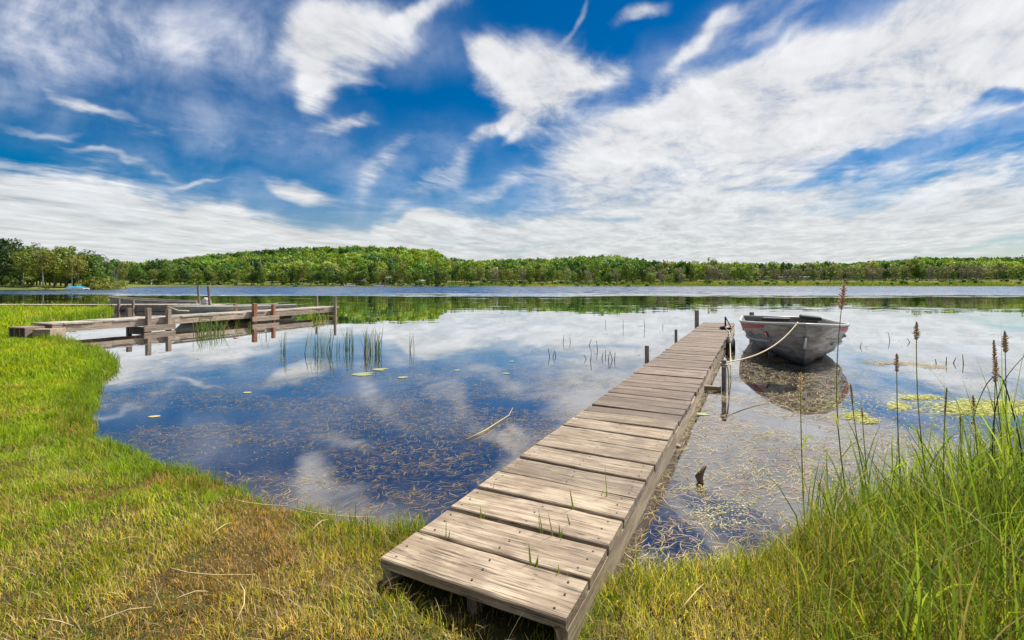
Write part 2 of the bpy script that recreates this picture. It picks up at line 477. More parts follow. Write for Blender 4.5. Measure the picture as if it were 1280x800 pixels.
def build_world():
    w = bpy.data.worlds.new('World'); sc.world = w; w.use_nodes = True
    w.cycles.sampling_method = 'MANUAL'; w.cycles.sample_map_resolution = 512
    t = NT(w.node_tree)
    out = t.n('ShaderNodeOutputWorld')
    sky = t.n('ShaderNodeTexSky', sky_type='NISHITA', sun_disc=False, sun_elevation=SUN_EL, sun_rotation=SUN_AZ,
              altitude=200, air_density=1.0, dust_density=.3, ozone_density=3.0)
    hs = t.n('ShaderNodeHueSaturation', i={'Hue': .503, 'Saturation': 1.95, 'Value': .74, 'Color': sky.outputs[0]})
    dirv = t.n('ShaderNodeTexCoord').outputs['Generated']
    d = t.n('ShaderNodeSeparateXYZ', i={0: dirv})
    dy = t.math('MAXIMUM', d.outputs[1], .06)
    u = t.math('DIVIDE', d.outputs[0], dy)
    v = t.math('DIVIDE', d.outputs[2], dy)
    uv = t.n('ShaderNodeCombineXYZ', i={0: u, 1: v, 2: 0.0}).outputs[0]
    t.t.links.new(t.mapr(v, .03, .24, 1.05, 1.85), hs.inputs['Saturation'])
    # cloud layer coordinates: where the sight line meets a high flat layer
    dz = t.math('ADD', t.math('MAXIMUM', d.outputs[2], 0.0), .05)
    pl = t.n('ShaderNodeCombineXYZ', i={0: t.math('DIVIDE', d.outputs[0], dz), 1: t.math('DIVIDE', d.outputs[1], dz), 2: 0.0}).outputs[0]
    rotp = t.mapping(pl, rot=(0, 0, math.radians(22)))
    # slow swirl of the whole layer so that the fibres bend
    sw = t.noise(pl, .55, 3, .5)
    swv = t.vmath('SCALE', t.vmath('SUBTRACT', sw.outputs['Color'], (.5, .5, .5)).outputs[0], scale=.85).outputs[0]
    rots = t.vmath('ADD', rotp, swv).outputs[0]
    streak = t.noise(t.mapping(rots, scale=(2.2, .80, 1)), 1.35, 8, .64, .25)
    fine = t.noise(t.mapping(rots, scale=(4.8, 2.0, 1)), 1.7, 7, .64, .3)
    puff = t.noise(t.vmath('ADD', pl, swv).outputs[0], 1.7, 8, .62, .3)
    big = t.noise(pl, .33, 3, .5)
    # gentle warp so that cloud outlines are feathery
    wn = t.noise(uv, 3.6, 4, .5, .3)
    wv = t.vmath('SCALE', t.vmath('SUBTRACT', wn.outputs['Color'], (.5, .5, .5)).outputs[0], scale=.19).outputs[0]
    uvw = t.vmath('ADD', uv, wv).outputs[0]
    uvw = t.n('ShaderNodeVectorMath', operation='MULTIPLY', i={0: uvw, 1: (1, 1, 0)}).outputs[0]
    blobs = [
        # the great bank on the right
        (930, 165, 240, 78, 16, 1.05), (850, 128, 110, 40, 22, .75), (960, 95, 110, 30, 22, .55), (1150, 110, 260, 85, 14, 1.0), (760, 200, 90, 55, 24, .80), (1270, 40, 150, 90, 10, .85), (1120, 40, 170, 40, 16, .55),
        # the torn cloud in the middle
        (668, 82, 84, 44, -10, 1.15), (612, 62, 34, 14, -40, .6), (672, 135, 56, 44, 38, .85), (618, 166, 56, 14, 34, .75), (640, 180, 40, 8, 44, .4), (735, 85, 36, 30, 0, .6), (520, 100, 60, 60, 0, -.5),
        # long low layers on the right
        (1000, 295, 440, 44, 4, 1.0), (1250, 240, 260, 50, 11, .9), (830, 268, 190, 30, 10, .8), (980, 240, 150, 18, 12, .5),
        (1085, 206, 210, 9, 15, -.55), (1265, 132, 50, 9, 16, -.7), (940, 238, 70, 5, 10, -.4), (770, 262, 40, 5, 6, -.5),
        # fibres at the top
        (890, 30, 110, 16, 36, .55), (860, 55, 90, 10, 40, .40), (800, 10, 42, 13, 20, .95), (980, 14, 120, 12, 24, .5), (960, 60, 110, 9, 32, .35), (715, 20, 34, 5, 60, .45),
        # the bank low on the left
        (70, 245, 230, 50, -9, 1.1), (190, 285, 260, 44, -9, 1.0), (20, 310, 420, 48, 0, 1.05), (330, 310, 220, 26, -5, .85),
        (560, 290, 190, 20, 3, .75), (470, 292, 150, 16, 4, .65), (386, 234, 50, 12, -12, 1.1), (600, 268, 90, 7, 6, .4),
        (488, 205, 62, 16, 52, .60), (540, 236, 74, 15, 36, .58),  (610, 236, 60, 10, 12, .35), (560, 262, 90, 10, 20, .35),
        # the bright cloud top centre
        (398, 48, 50, 74, 8, 1.05), (448, 40, 84, 48, 12, .95), (386, 116, 20, 36, 14, .8), (530, 12, 80, 16, 8, .6), (490, 70, 50, 30, 20, .4), (428, 163, 42, 10, -4, .85), (450, 112, 90, 9, 4, .35),
        (104, 116, 60, 8, -33, .60), (150, 150, 60, 10, -38, .30), (230, 168, 90, 5, -10, .25), (35, 154, 90, 7, -5, .42), (165, 172, 30, 7, -25, .35), (150, 195, 90, 5, -18, .45), (245, 221, 50, 4, 0, .45),
        (640, 338, 1500, 30, 0, .8), (1180, 305, 170, 4, 4, -.5), (950, 318, 220, 4, 2, -.35), (90, 335, 200, 5, 0, -.3), (1270, 322, 140, 5, 0, -.3), (700, 300, 120, 4, 4, -.3),
    ]
    acc = None
    for cx, cy, rx, ry, rot, amp in blobs:
        mp = t.mapping(uvw, ((cx - 640) / F, (HZ - cy) / F, 0), (0, 0, math.radians(rot)), (rx / F, ry / F, 1), 'TEXTURE')
        ln = t.vmath('LENGTH', mp).outputs['Value']
        g = t.mapr(ln, .15, 1.5, amp, 0.0)
        acc = g if acc is None else t.math('ADD', acc, g)
    veil = None
    for cx, cy, rx, ry, rot, amp in [(100, 32, 270, 76, -3, 1.1), (255, 58, 160, 62, -8, .9), (20, 95, 130, 60, -14, .45), (200, 8, 260, 34, 0, .5), (280, 160, 220, 40, -8, .42), (490, 225, 130, 55, 20, .40),
                                     (520, 60, 80, 40, 10, .30), (880, 45, 150, 34, 30, .45), (1060, 40, 220, 50, 12, .6), (300, 235, 200, 36, -14, .32), (1180, 180, 200, 30, 14, .5), (600, 250, 160, 40, 8, .35)]:
        mp = t.mapping(uvw, ((cx - 640) / F, (HZ - cy) / F, 0), (0, 0, math.radians(rot)), (rx / F, ry / F, 1), 'TEXTURE')
        g = t.mapr(t.vmath('LENGTH', mp).outputs['Value'], .1, 1.5, amp, 0.0)
        veil = g if veil is None else t.math('MAXIMUM', veil, g)
    vn = t.noise(uv, 6.5, 8, .58, .35)
    vt = t.math('ADD', t.math('MULTIPLY', vn.outputs[0], .6), t.math('ADD', t.math('MULTIPLY', puff.outputs[0], .3), t.math('MULTIPLY', streak.outputs[0], .12)))
    veild = t.math('MULTIPLY', veil, t.mapr(vt, .36, .72, .12, 1.15), clamp=True)
    # sky away from the photographed part: loose cirrus everywhere
    away = t.mapr(d.outputs[1], .25, .5, 1, 0)
    acc = t.math('ADD', acc, t.math('MULTIPLY', away, t.mapr(big.outputs[0], .4, .65, 0, .8)))
    acc = t.math('MAXIMUM', t.math('MINIMUM', acc, 1.25), 0.0)
    tex = t.math('ADD', t.math('MULTIPLY', streak.outputs[0], .34), t.math('ADD', t.math('MULTIPLY', puff.outputs[0], .46), t.math('MULTIPLY', fine.outputs[0], .20)))
    hi = t.mapr(v, .05, .30)
    k = t.math('ADD', .55, t.math('MULTIPLY', hi, 1.2))
    fld = t.math('ADD', t.math('MULTIPLY', acc, .88), t.math('MULTIPLY', t.math('SUBTRACT', tex, .53), t.math('MULTIPLY', k, t.math('ADD', .85, t.math('MULTIPLY', acc, 1.15)))))
    dens = t.mapr(fld, .02, .98)
    dens = t.math('POWER', dens, 1.1)
    vcol = t.vmath('SCALE', t.mix(veild, (.74, .82, 1.0), (.94, .945, 1.0)), scale=9.0).outputs[0]
    skyb = t.mix(veild, hs.outputs[0], vcol)
    shade = t.math('ADD', t.math('MULTIPLY', t.mapr(puff.outputs[0], .36, .64), .18), t.math('ADD', t.math('MULTIPLY', t.mapr(streak.outputs[0], .36, .64), .20), t.math('MULTIPLY', t.mapr(fine.outputs[0], .36, .64), .12)))
    low = t.mapr(v, .02, .30, 1, 0)
    br = t.math('SUBTRACT', t.math('ADD', 6.4, t.math('MULTIPLY', shade, 6.2)), t.math('MULTIPLY', low, .7))
    lay = t.noise(t.mapping(uvw, rot=(0, 0, math.radians(-4)), scale=(1.3, 15, 1)), 1.0, 5, .6, .4)
    layf = t.math('MULTIPLY', t.math('MULTIPLY', t.mapr(v, .34, .10, 0, 1), t.mapr(lay.outputs[0], .48, .68)), .55)
    ccw = t.mix(layf, t.mix(low, (.965, .975, 1.0), (.95, .98, .985)), (.60, .715, .80))
    cc = t.vmath('SCALE', ccw, scale=br).outputs[0]
    skyc = t.mix(t.math('MULTIPLY', dens, .97), skyb, cc)
    bg = t.n('ShaderNodeBackground', i={'Color': skyc, 'Strength': SKY_STR})
    t.t.links.new(bg.outputs[0], out.inputs['Surface'])
    L = bpy.data.lights.new('sun', 'SUN'); L.energy = 5.0; L.angle = math.radians(.55); L.color = (1, .955, .87)
    o = bpy.data.objects.new('sun', L); link(o)
    s = Vector((math.sin(SUN_AZ) * math.cos(SUN_EL), math.cos(SUN_AZ) * math.cos(SUN_EL), math.sin(SUN_EL)))
    o.rotation_euler = s.to_track_quat('Z', 'Y').to_euler()
    o.location = s * 50
    o['kind'] = 'helper'


build_world()

# ------------------------------------------------------------------ camera
cam = bpy.data.cameras.new('camera'); co = bpy.data.objects.new('camera', cam); link(co)
co.location = (0, 0, H); co.rotation_euler = (math.pi / 2, 0, 0)
cam.sensor_width = 36; cam.lens = 36 * F / 1280; cam.shift_y = -(400 - HZ) / 1280
cam.clip_start = .05; cam.clip_end = 6000
sc.camera = co
sc.view_settings.view_transform = 'Standard'; sc.view_settings.look = 'None'
sc.view_settings.gamma = 1; sc.view_settings.exposure = 0.75
sc.render.engine = 'CYCLES'
sc.cycles.use_denoising = True
sc.cycles.max_bounces = 8; sc.cycles.transparent_max_bounces = 12
sc.cycles.sample_clamp_indirect = 6

# ------------------------------------------------------------------ the near bank
SHORE = [gp(*p) for p in [(-500, 386), (-160, 384), (0, 384.5), (70, 384.5), (130, 386), (142, 389), (128, 394), (95, 398), (66, 401), (58, 408),
                          (60, 419), (78, 427), (110, 435), (142, 449), (150, 459), (136, 470), (124, 486), (116, 515), (110, 540), (122, 552), (150, 562),
                          (200, 580), (250, 595), (300, 615), (340, 632), (375, 641), (430, 652), (480, 660), (530, 662), (585, 690),
                          (650, 735), (715, 742), (760, 728), (800, 716), (860, 706), (920, 704), (960, 692), (1000, 672), (1040, 652),
                          (1100, 636), (1180, 620), (1280, 606), (1500, 585), (1900, 560), (2600, 520)]]
SHORE += [(60, 3), (60, -25), (-90, -25), (-90, 20)]
SH = np.array(SHORE)


def sdist(P, poly):
    """signed distance to a polygon, positive inside"""
    P = np.asarray(P, float)
    A = poly; B = np.roll(poly, -1, 0)
    best = np.full(len(P), 1e9); ins = np.zeros(len(P), bool)
    for a, b in zip(A, B):
        e = b - a; w = P - a
        tt = np.clip((w @ e) / max(e @ e, 1e-12), 0, 1)
        dd = np.hypot(w[:, 0] - tt * e[0], w[:, 1] - tt * e[1])
        best = np.minimum(best, dd)
        c = (a[1] > P[:, 1]) != (b[1] > P[:, 1])
        if abs(e[1]) > 1e-12:
            xi = a[0] + (P[:, 1] - a[1]) * e[0] / e[1]
            ins ^= c & (P[:, 0] < xi)
    return np.where(ins, best, -best)


def shore_d(P):
    P = np.asarray(P, float)
    d = sdist(P, SH)
    return d + (fbm(P[:, 0] * 3, P[:, 1] * 3, 3, 5) - .5) * .16 * np.clip(P[:, 1] / 4, .4, 1.5)


def land_z(P, d=None):
    P = np.asarray(P, float)
    if d is None: d = shore_d(P)
    up = .035 * (1 - np.exp(-np.maximum(d, 0) / .10)) + .022 * np.minimum(np.maximum(d, 0), 4) + .01 * np.maximum(d - 4, 0)
    up = up + (fbm(P[:, 0] * 2.2, P[:, 1] * 2.2, 3, 11) - .5) * .06 * sstep(0, .4, d) + (fbm(P[:, 0] * 8, P[:, 1] * 8, 2, 13) - .5) * .025 * sstep(0, .2, d)
    dn = -.55 * (1 - np.exp(np.minimum(d, 0) * .35)) - .02
    dn = dn + (fbm(P[:, 0] * 1.5, P[:, 1] * 1.5, 3, 19) - .5) * .08 * sstep(0, -.6, d)
    return np.where(d > 0, up, dn)


def lz(x, y):
    return float(land_z(np.array([[x, y]]))[0])


xs = np.unique(np.concatenate([np.linspace(-90, -14, 60), np.linspace(-14, -5, 90), np.linspace(-5, 5, 220), np.linspace(5, 14, 60), np.linspace(14, 60, 30)]))
ys = np.unique(np.concatenate([np.linspace(-25, .5, 24), np.linspace(.5, 6, 170), np.linspace(6, 14, 100), np.linspace(14, 40, 90), np.linspace(40, 80, 12)]))
GX, GY = np.meshgrid(xs, ys)
P2 = np.stack([GX.ravel(), GY.ravel()], 1)
Z = land_z(P2)
nx, ny = len(xs), len(ys)
ii = np.arange(nx * ny).reshape(ny, nx)
Q = np.stack([ii[:-1, :-1].ravel(), ii[:-1, 1:].ravel(), ii[1:, 1:].ravel(), ii[1:, :-1].ravel()], 1)
g = np_mesh('ground', np.column_stack([P2, Z]), [Q], ground_mat(), smooth=True)
tag(g, kind='structure')
bed = np_mesh('lake_bed', [(-1500, -300, -.75), (1500, -300, -.75), (1500, 1500, -.75), (-1500, 1500, -.75)], [[(0, 1, 2, 3)]], plain('deep_mud', (.02, .022, .018), .95))
tag(bed, kind='structure')
wt = np_mesh('water', [(-1200, -30, 0), (1200, -30, 0), (1200, 1000, 0), (-1200, 1000, 0)], [[(0, 1, 2, 3)]], water_mat())
tag(wt, kind='structure')

# ------------------------------------------------------------------ far shore and hills
FARSH = np.array([(-1200, 70), (-200, 82)] + [gp(*p) for p in [(-80, 362.9), (0, 362.6), (60, 362.1), (110, 361.7), (148, 360.7), (166, 358.9), (185, 358.25), (300, 358.1), (440, 358.1),
                                                (640, 358.0), (800, 357.95), (1000, 357.95), (1150, 358.05), (1280, 358.1), (1420, 358.4)]]
                 + [(420, 190), (1200, 120), (1200, 1400), (-1200, 1400)])
RPX = [-400, 0, 110, 160, 200, 250, 300, 340, 400, 450, 500, 545, 560, 600, 650, 700, 740, 770, 800, 830, 860, 900, 960, 1000, 1050, 1090, 1130, 1160, 1200, 1280, 1600]
RPY = [330, 332, 336, 335, 328, 321, 316, 313, 311, 309, 310, 314, 324, 328, 326, 325, 321, 321, 326, 331, 333, 332, 334, 334, 332, 330, 327, 324, 325, 325, 327]


def far_z(P):
    P = np.asarray(P, float)
    d = sdist(P, FARSH)
    px = P[:, 0] / np.maximum(P[:, 1], 1) * F + 640
    top = np.interp(px, RPX, RPY)
    base = np.where(d > 0, .12 + .05 * np.minimum(np.maximum(d, 0), 46), -.6)
    rh = np.maximum((HZ - top) * 420 / F + H - 11.0, 0)
    k = sstep(205, 420, P[:, 1])
    k = np.where(P[:, 1] > 420, 1 - .4 * sstep(440, 900, P[:, 1]), k)
    rough = (fbm(P[:, 0] * .02, P[:, 1] * .02, 3, 31) - .5) * 3 * k
    return base + rh * k + rough


xs = np.linspace(-700, 700, 200); ys = np.concatenate([np.linspace(70, 240, 110), np.linspace(244, 460, 50), np.linspace(480, 1200, 14)])
GX, GY = np.meshgrid(xs, ys); P2 = np.stack([GX.ravel(), GY.ravel()], 1)
nx, ny = len(xs), len(ys); ii = np.arange(nx * ny).reshape(ny, nx)
Q = np.stack([ii[:-1, :-1].ravel(), ii[:-1, 1:].ravel(), ii[1:, 1:].ravel(), ii[1:, :-1].ravel()], 1)
hl = np_mesh('hills', np.column_stack([P2, far_z(P2)]), [Q], hill_mat(), smooth=True)
tag(hl, kind='structure')


def fz(x, y):
    return float(far_z(np.array([[x, y]]))[0])


def leaf_quads(C, size, jit=.35, flat=.0, rr=None, N=None):
    """random quads at centres C"""
    r = rr or rng
    n = len(C)
    a = r.normal(size=(n, 3)); a[:, 2] *= (1 - flat)
    a /= np.linalg.norm(a, axis=1, keepdims=True) + 1e-9
    b = r.normal(size=(n, 3))
    if N is not None:
        m = N + r.normal(size=(n, 3)) * .33; m /= np.linalg.norm(m, axis=1, keepdims=True)
        a -= m * (a * m).sum(1, keepdims=True); a /= np.linalg.norm(a, axis=1, keepdims=True) + 1e-9
        b = np.cross(m, a)
    b -= a * (a * b).sum(1, keepdims=True)
    b /= np.linalg.norm(b, axis=1, keepdims=True) + 1e-9
    s = (size * (1 + r.uniform(-jit, jit, n)))[:, None] / 2
    V = np.stack([C - a * s * 1.25, C - b * s * .8, C + a * s * 1.25, C + b * s * .8], 1).reshape(-1, 3)
    return V, np.arange(4 * n).reshape(-1, 4)


NRM = [None]


def crown_points(n, lobes, r):
    """points spread through several lobes, denser towards the outside"""
    w = np.array([l[3] * l[4] for l in lobes]); w = w / w.sum()
    k = r.choice(len(lobes), n, p=w)
    d = r.normal(size=(n, 3)); d /= np.linalg.norm(d, axis=1, keepdims=True)
    rad = r.uniform(.25, 1, n) ** .45
    L = np.array(lobes)
    NRM[0] = d
    return L[k, :3] + d * rad[:, None] * np.stack([L[k, 3], L[k, 3], L[k, 4]], 1)


def forest():
    protos = []
    for k in range(6):
        r = np.random.default_rng(100 + k)
        lobes = [(0, 0, .55, .75, .55)] + [(r.uniform(-.6, .6), r.uniform(-.6, .6), r.uniform(.2, .9), r.uniform(.3, .5), r.uniform(.25, .45)) for _ in range(6)]
        C = crown_points(230, lobes, r)
        V, _ = leaf_quads(C, .22, .4, rr=r, N=NRM[0])
        protos.append(V)
    pts = []
    for y0, y1, sp in ((212, 300, 5.2), (300, 400, 6.0), (400, 450, 6.0)):
        for y in np.arange(y0, y1, sp):
            lim = 1.22 * y
            x = np.arange(-lim, lim, sp) + rng.uniform(-sp * .5, sp * .5, len(np.arange(-lim, lim, sp)))
            pts.append(np.column_stack([x, y + rng.uniform(-sp * .5, sp * .5, len(x))]))
    pts = np.concatenate(pts)
    px = pts[:, 0] / pts[:, 1] * F + 640
    keep = sdist(pts, FARSH) > 18
    keep &= ~((px > 860) & (pts[:, 1] < 244)) & ~((px > 560) & (px <= 860) & (pts[:, 1] < 226))
    pts = pts[keep]
    px = px[keep]
    z = far_z(pts)
    n = len(pts)
    rad = rng.uniform(2.0, 5.2, n)
    hgt = rng.uniform(5.4, 10.4, n)
    # colour by species: yellow-green, mid green, dark
    q = fbm(pts[:, 0] * .03, pts[:, 1] * .03, 3, 44) + rng.normal(0, .13, n)
    pal = np.array([(.045, .105, .022), (.09, .185, .028), (.15, .25, .032), (.235, .31, .036), (.21, .21, .07)])
    idx = np.clip(((q - .27) * 8.5), 0, 3.999).astype(int)
    idx = np.where(rng.random(n) < .06, 4, idx)
    # the far right ridge and the wood at 750-830 are darker
    dk = ((px > 1060) & (pts[:, 1] > 330)) | ((px > 740) & (px < 850) & (pts[:, 1] > 330))
    idx = np.where(dk & (rng.random(n) < .75), np.minimum(idx, 1), idx)
    cols = pal[idx] * rng.uniform(.9, 1.45, (n, 1))
    Vs = []; Cs = []
    for i in range(n):
        P = protos[i % 6]
        a = rng.uniform(0, 6.28); c, s = math.cos(a), math.sin(a)
        sx = rad[i]; sz = hgt[i] * .62
        W = np.empty_like(P)
        W[:, 0] = (P[:, 0] * c - P[:, 1] * s) * sx + pts[i, 0]
        W[:, 1] = (P[:, 0] * s + P[:, 1] * c) * sx + pts[i, 1]
        W[:, 2] = P[:, 2] * sz + z[i] + hgt[i] * .26
        Vs.append(W); Cs.append(np.repeat(cols[i][None] * 1.0, len(P), 0))
    V = np.concatenate(Vs); C = np.concatenate(Cs)
    o = np_mesh('hillside_forest', V, [np.arange(len(V)).reshape(-1, 4)], M_forest, col=C)
    tag(o, 'dense leafy green forest covering the hills beyond the lake', 'forest', kind='stuff')
    return n


print('forest crowns', forest())


# trees: one prototype of each kind, built at real size then copied
def trunk_mesh(mb, h, r0, r, limbs=5, spread=1.6, lean=.3, base_free=.35):
    top = Vector((r.uniform(-lean, lean), r.uniform(-lean, lean), h))
    pts = [Vector((0, 0, -.3)), Vector((top.x * .2, top.y * .25, h * .35)), Vector((top.x * .6, top.y * .5, h * .7)), top]
    mb.tube(pts, [r0 * 1.15, r0 * .8, r0 * .5, r0 * .15], 7)
    for k in range(limbs):
        f = base_free + (1 - base_free) * (k + .5) / limbs * .85
        p0 = Vector((top.x * f, top.y * f, h * f))
        a = k * 2.4 + r.uniform(0, 1)
        L = spread * (1.1 - f * .6)
        p1 = p0 + Vector((math.cos(a) * L * .5, math.sin(a) * L * .5, L * .35))
        p2 = p0 + Vector((math.cos(a) * L, math.sin(a) * L, L * .9))
        mb.tube([p0, p1, p2], [r0 * .38, r0 * .22, r0 * .06], 5)


def tree_proto(name, label, cat, group, h, crown, leafm, barkm, nleaf, lsize, seed, r0=.16, limbs=6, base_free=.35):
    r = np.random.default_rng(seed)
    t = thing(name, (0, 0, -50), label, cat, group)
    mb = MB(); trunk_mesh(mb, h * .93, r0, r, limbs, h * .22, base_free=base_free)
    mb.build('trunk', barkm, t, True)
    C = crown_points(nleaf, crown(r, h), r)
    V, Fq = leaf_quads(C, lsize, .45, rr=r, N=NRM[0])
    np_mesh('crown', V, [Fq], leafm, t)
    return t


def round_crown(lo=.3, w=.32, n=9):
    def f(r, h):
        L = [(0, 0, h * (lo + 1) / 2, h * w * .7, h * (1 - lo) * .42)]
        for k in range(n):
            a = r.uniform(0, 6.28); q = r.uniform(.3, .75) * h * w
            zz = r.uniform(lo + .1, .93)
            L.append((math.cos(a) * q, math.sin(a) * q, h * zz, h * r.uniform(.09, .16), h * r.uniform(.08, .13)))
        return L
    return f


def tall_crown(lo=.2, w=.2, n=10):
    def f(r, h):
        L = []
        for k in range(n):
            zz = lo + (1 - lo) * (k + .3) / n
            q = h * w * .5 * (1 - .3 * zz)
            a = r.uniform(0, 6.28)
            L.append((math.cos(a) * q, math.sin(a) * q, h * zz, h * w * r.uniform(.5, .8), h * .07))
        return L
    return f


def pine_crown(lo=.15, w=.24):
    def f(r, h):
        L = []
        for k in range(16):
            zz = lo + (1 - lo) * k / 16
            q = h * w * (1.05 - zz) * 1.0
            a = r.uniform(0, 6.28)
            L.append((math.cos(a) * q * .5, math.sin(a) * q * .5, h * zz, max(q * .75, .25), h * .035))
        return L
    return f


def airy_crown(lo=.5, n=9):
    def f(r, h):
        L = [(0, 0, h * .62, h * .16, h * .16)]
        for k in range(n):
            a = r.uniform(0, 6.28); q = r.uniform(.05, .22) * h
            L.append((math.cos(a) * q, math.sin(a) * q, h * r.uniform(lo, .97), h * r.uniform(.09, .15), h * r.uniform(.05, .09)))
        return L
    return f


def shrub_crown(n=9, w=.7):
    def f(r, h):
        L = []
        for k in range(n):
            a = r.uniform(0, 6.28); q = r.uniform(.0, w) * h
            L.append((math.cos(a) * q, math.sin(a) * q, h * r.uniform(.2, .72), h * r.uniform(.22, .34), h * r.uniform(.2, .3)))
        return L
    return f


FG = 'trees along the far shore'
protos = [
    tree_proto('shore_tree', 'mid green round-crowned tree in the row along the far lake shore', 'tree', FG, 8.6, round_crown(.04, .36, 12), M_leaf, M_bark, 560, .52, 1),
    tree_proto('shore_tree', 'green bushy broad tree in the row along the far lake shore', 'tree', FG, 8.0, round_crown(.02, .42, 14), M_leaf, M_bark, 600, .52, 2),
    tree_proto('shore_tree', 'tall narrow green tree in the row along the far lake shore', 'tree', FG, 9.2, tall_crown(.06, .28), M_leaf, M_birch, 500, .5, 3),
    tree_proto('shore_tree', 'loose yellow-green tree with a pale trunk along the far lake shore', 'tree', FG, 8.4, round_crown(.16, .32, 13), M_leafolive, M_birch, 460, .48, 4),
    tree_proto('shore_tree', 'dark green dense tree in the row along the far lake shore', 'tree', FG, 8.2, round_crown(.02, .36, 12), M_leafdark, M_bark, 560, .52, 5),
]
# twiggy half-bare trees
bare = thing('bare_tree', (0, 0, -50), 'grey half-bare twiggy tree between the green trees of the far shore', 'tree', 'bare trees along the far shore')
r = np.random.default_rng(9); mb = MB()
for k in range(5):
    a = k * 1.26 + .3
    b0 = Vector((math.cos(a) * .5, math.sin(a) * .5, -.2))
    top = b0 + Vector((math.cos(a) * r.uniform(.4, 1.4), math.sin(a) * r.uniform(.4, 1.4), r.uniform(5, 7.5)))
    mb.tube([b0, b0.lerp(top, .5) + Vector((.1, .1, 0)), top], [.10, .07, .02], 5)
    for j in range(9):
        p0 = b0.lerp(top, r.uniform(.25, .95)); an = r.uniform(0, 6.28); L = r.uniform(.8, 2.0)
        mb.tube([p0, p0 + Vector((math.cos(an) * L * .5, math.sin(an) * L * .5, L * .8))], [.05, .015], 4)
mb.build('trunk', M_deadbark, bare)
C = crown_points(150, [(r.uniform(-1.2, 1.2), r.uniform(-1.2, 1.2), r.uniform(2.5, 6.5), .9, .8) for _ in range(9)], r)
V, Fq = leaf_quads(C, .42, .5, rr=r); np_mesh('crown', V, [Fq], M_leaftwig, bare)
shrub = tree_proto('shore_shrub', 'low round green shrub at the edge of the far lake shore', 'shrub', 'shrubs along the far shore', 2.2, shrub_crown(), M_leaf, M_bark, 260, .34, 6, .05, 4, .15)

used = set()


def put(proto, x, y, z, s, rz, sz=None):
    o = proto if id(proto) not in used else copy_tree(proto)
    used.add(id(proto))
    o.location = (x, y, z); o.scale = (s, s, sz or s); o.rotation_euler = (0, 0, rz)
    return o


R = np.random.default_rng(21)
n_tr = n_b = 0
for px in np.arange(150, 1345, 6.7):                        # the front row, then a second behind it
    for row in (0, 1):
        if row == 1 and R.random() < .25: continue
        p = px + R.uniform(-4, 4)
        Y = (R.uniform(189, 196) if row == 0 else R.uniform(198, 211)) if p < 560 else \
            ((R.uniform(200, 214) if row == 0 else R.uniform(216, 228)) if p < 860 else (R.uniform(226, 233) if row == 0 else R.uniform(234, 244)))
        x = (p - 640) / F * Y
        if 560 < p and R.random() < (.42 if row == 0 else .18):
            if n_b < 80:
                put(bare, x, Y, fz(x, Y), R.uniform(.8, 1.1), R.uniform(0, 6)); n_b += 1
            continue
        k = R.choice(5, p=[.3, .24, .17, .17, .12]) if p > 560 else R.choice(5, p=[.28, .28, .08, .16, .20])
        s = R.uniform(.55, 1.12) * (.92 if p < 560 else 1.0)
        put(protos[k], x, Y, fz(x, Y), s, R.uniform(0, 6), s * R.uniform(.8, 1.25)); n_tr += 1
print('trees', n_tr, 'bare', n_b)
for k in range(210):
    p = R.uniform(165, 1330)
    Y = R.uniform(186.5, 190) if p < 600 else (R.uniform(188, 205) if p < 800 else R.uniform(190, 224))
    x = (p - 640) / F * Y
    q = R.uniform(.4, 1.35); put(shrub, x, Y, fz(x, Y) - .15, q * (1.0 if p < 860 else .85), R.uniform(0, 6), q * R.uniform(.55, 1.0))
# three that stand out above the ridge or shore
def lone(proto, label, px, py_top, Y, hproto, sw=1.0):
    x = (px - 640) / F * Y; z = fz(x, Y)
    ht = H + (HZ - py_top) / F * Y - z
    o = copy_tree(proto); o.location = (x, Y, z); s = ht / hproto; o.scale = (s * sw, s * sw, s)
    o['label'] = label
    return o
lone(protos[0], 'single round-topped tree rising above the distant treeline behind the end of the near dock', 891, 320, 300, 8.6, .8)
lone(protos[1], 'large pale green rounded tree on the far shore below the big hill', 441, 333, 190, 8.0, .95)
lone(protos[2], 'bright slender green tree standing out of bare trees on the far shore', 815, 333, 206, 9.2, .7)

# the nearer wood on the left
LW = 'trees of the wood by the left shore'
wp = [
    tree_proto('wood_tree', 'dark green dense tree in the wood on the left shore', 'tree', LW, 11, round_crown(.02, .29, 16), M_leafdark, M_bark, 1900, .40, 51, .2),
    tree_proto('wood_tree', 'mid green rounded tree in the wood on the left shore', 'tree', LW, 9.5, round_crown(.10, .33, 16), M_leaf, M_bark, 1700, .38, 52, .18),
    tree_proto('wood_tree', 'yellow-green tree with a long pale bare trunk in the left wood', 'tree', LW, 9.5, round_crown(.30, .28, 15), M_leafolive, M_birch, 1300, .36, 53, .13, 8),
    tree_proto('wood_tree', 'tall thin-topped airy tree above the left wood', 'tree', LW, 11, airy_crown(.55, 10), M_leafdark, M_bark, 620, .34, 54, .16, 9, .45),
    tree_proto('wood_pine', 'dark conifer with drooping tiers in the left wood', 'tree', LW, 10.5, pine_crown(.05, .26), M_leafdark, M_bark, 1300, .38, 55, .17, 9, .15),
]
wh = [11, 9.5, 9.5, 11, 10.5]
HTOP = ([-160, 0, 20, 40, 60, 80, 100, 112, 126, 134, 140, 160], [288, 295, 298, 303, 305, 307, 309, 312, 313, 318, 334, 342])
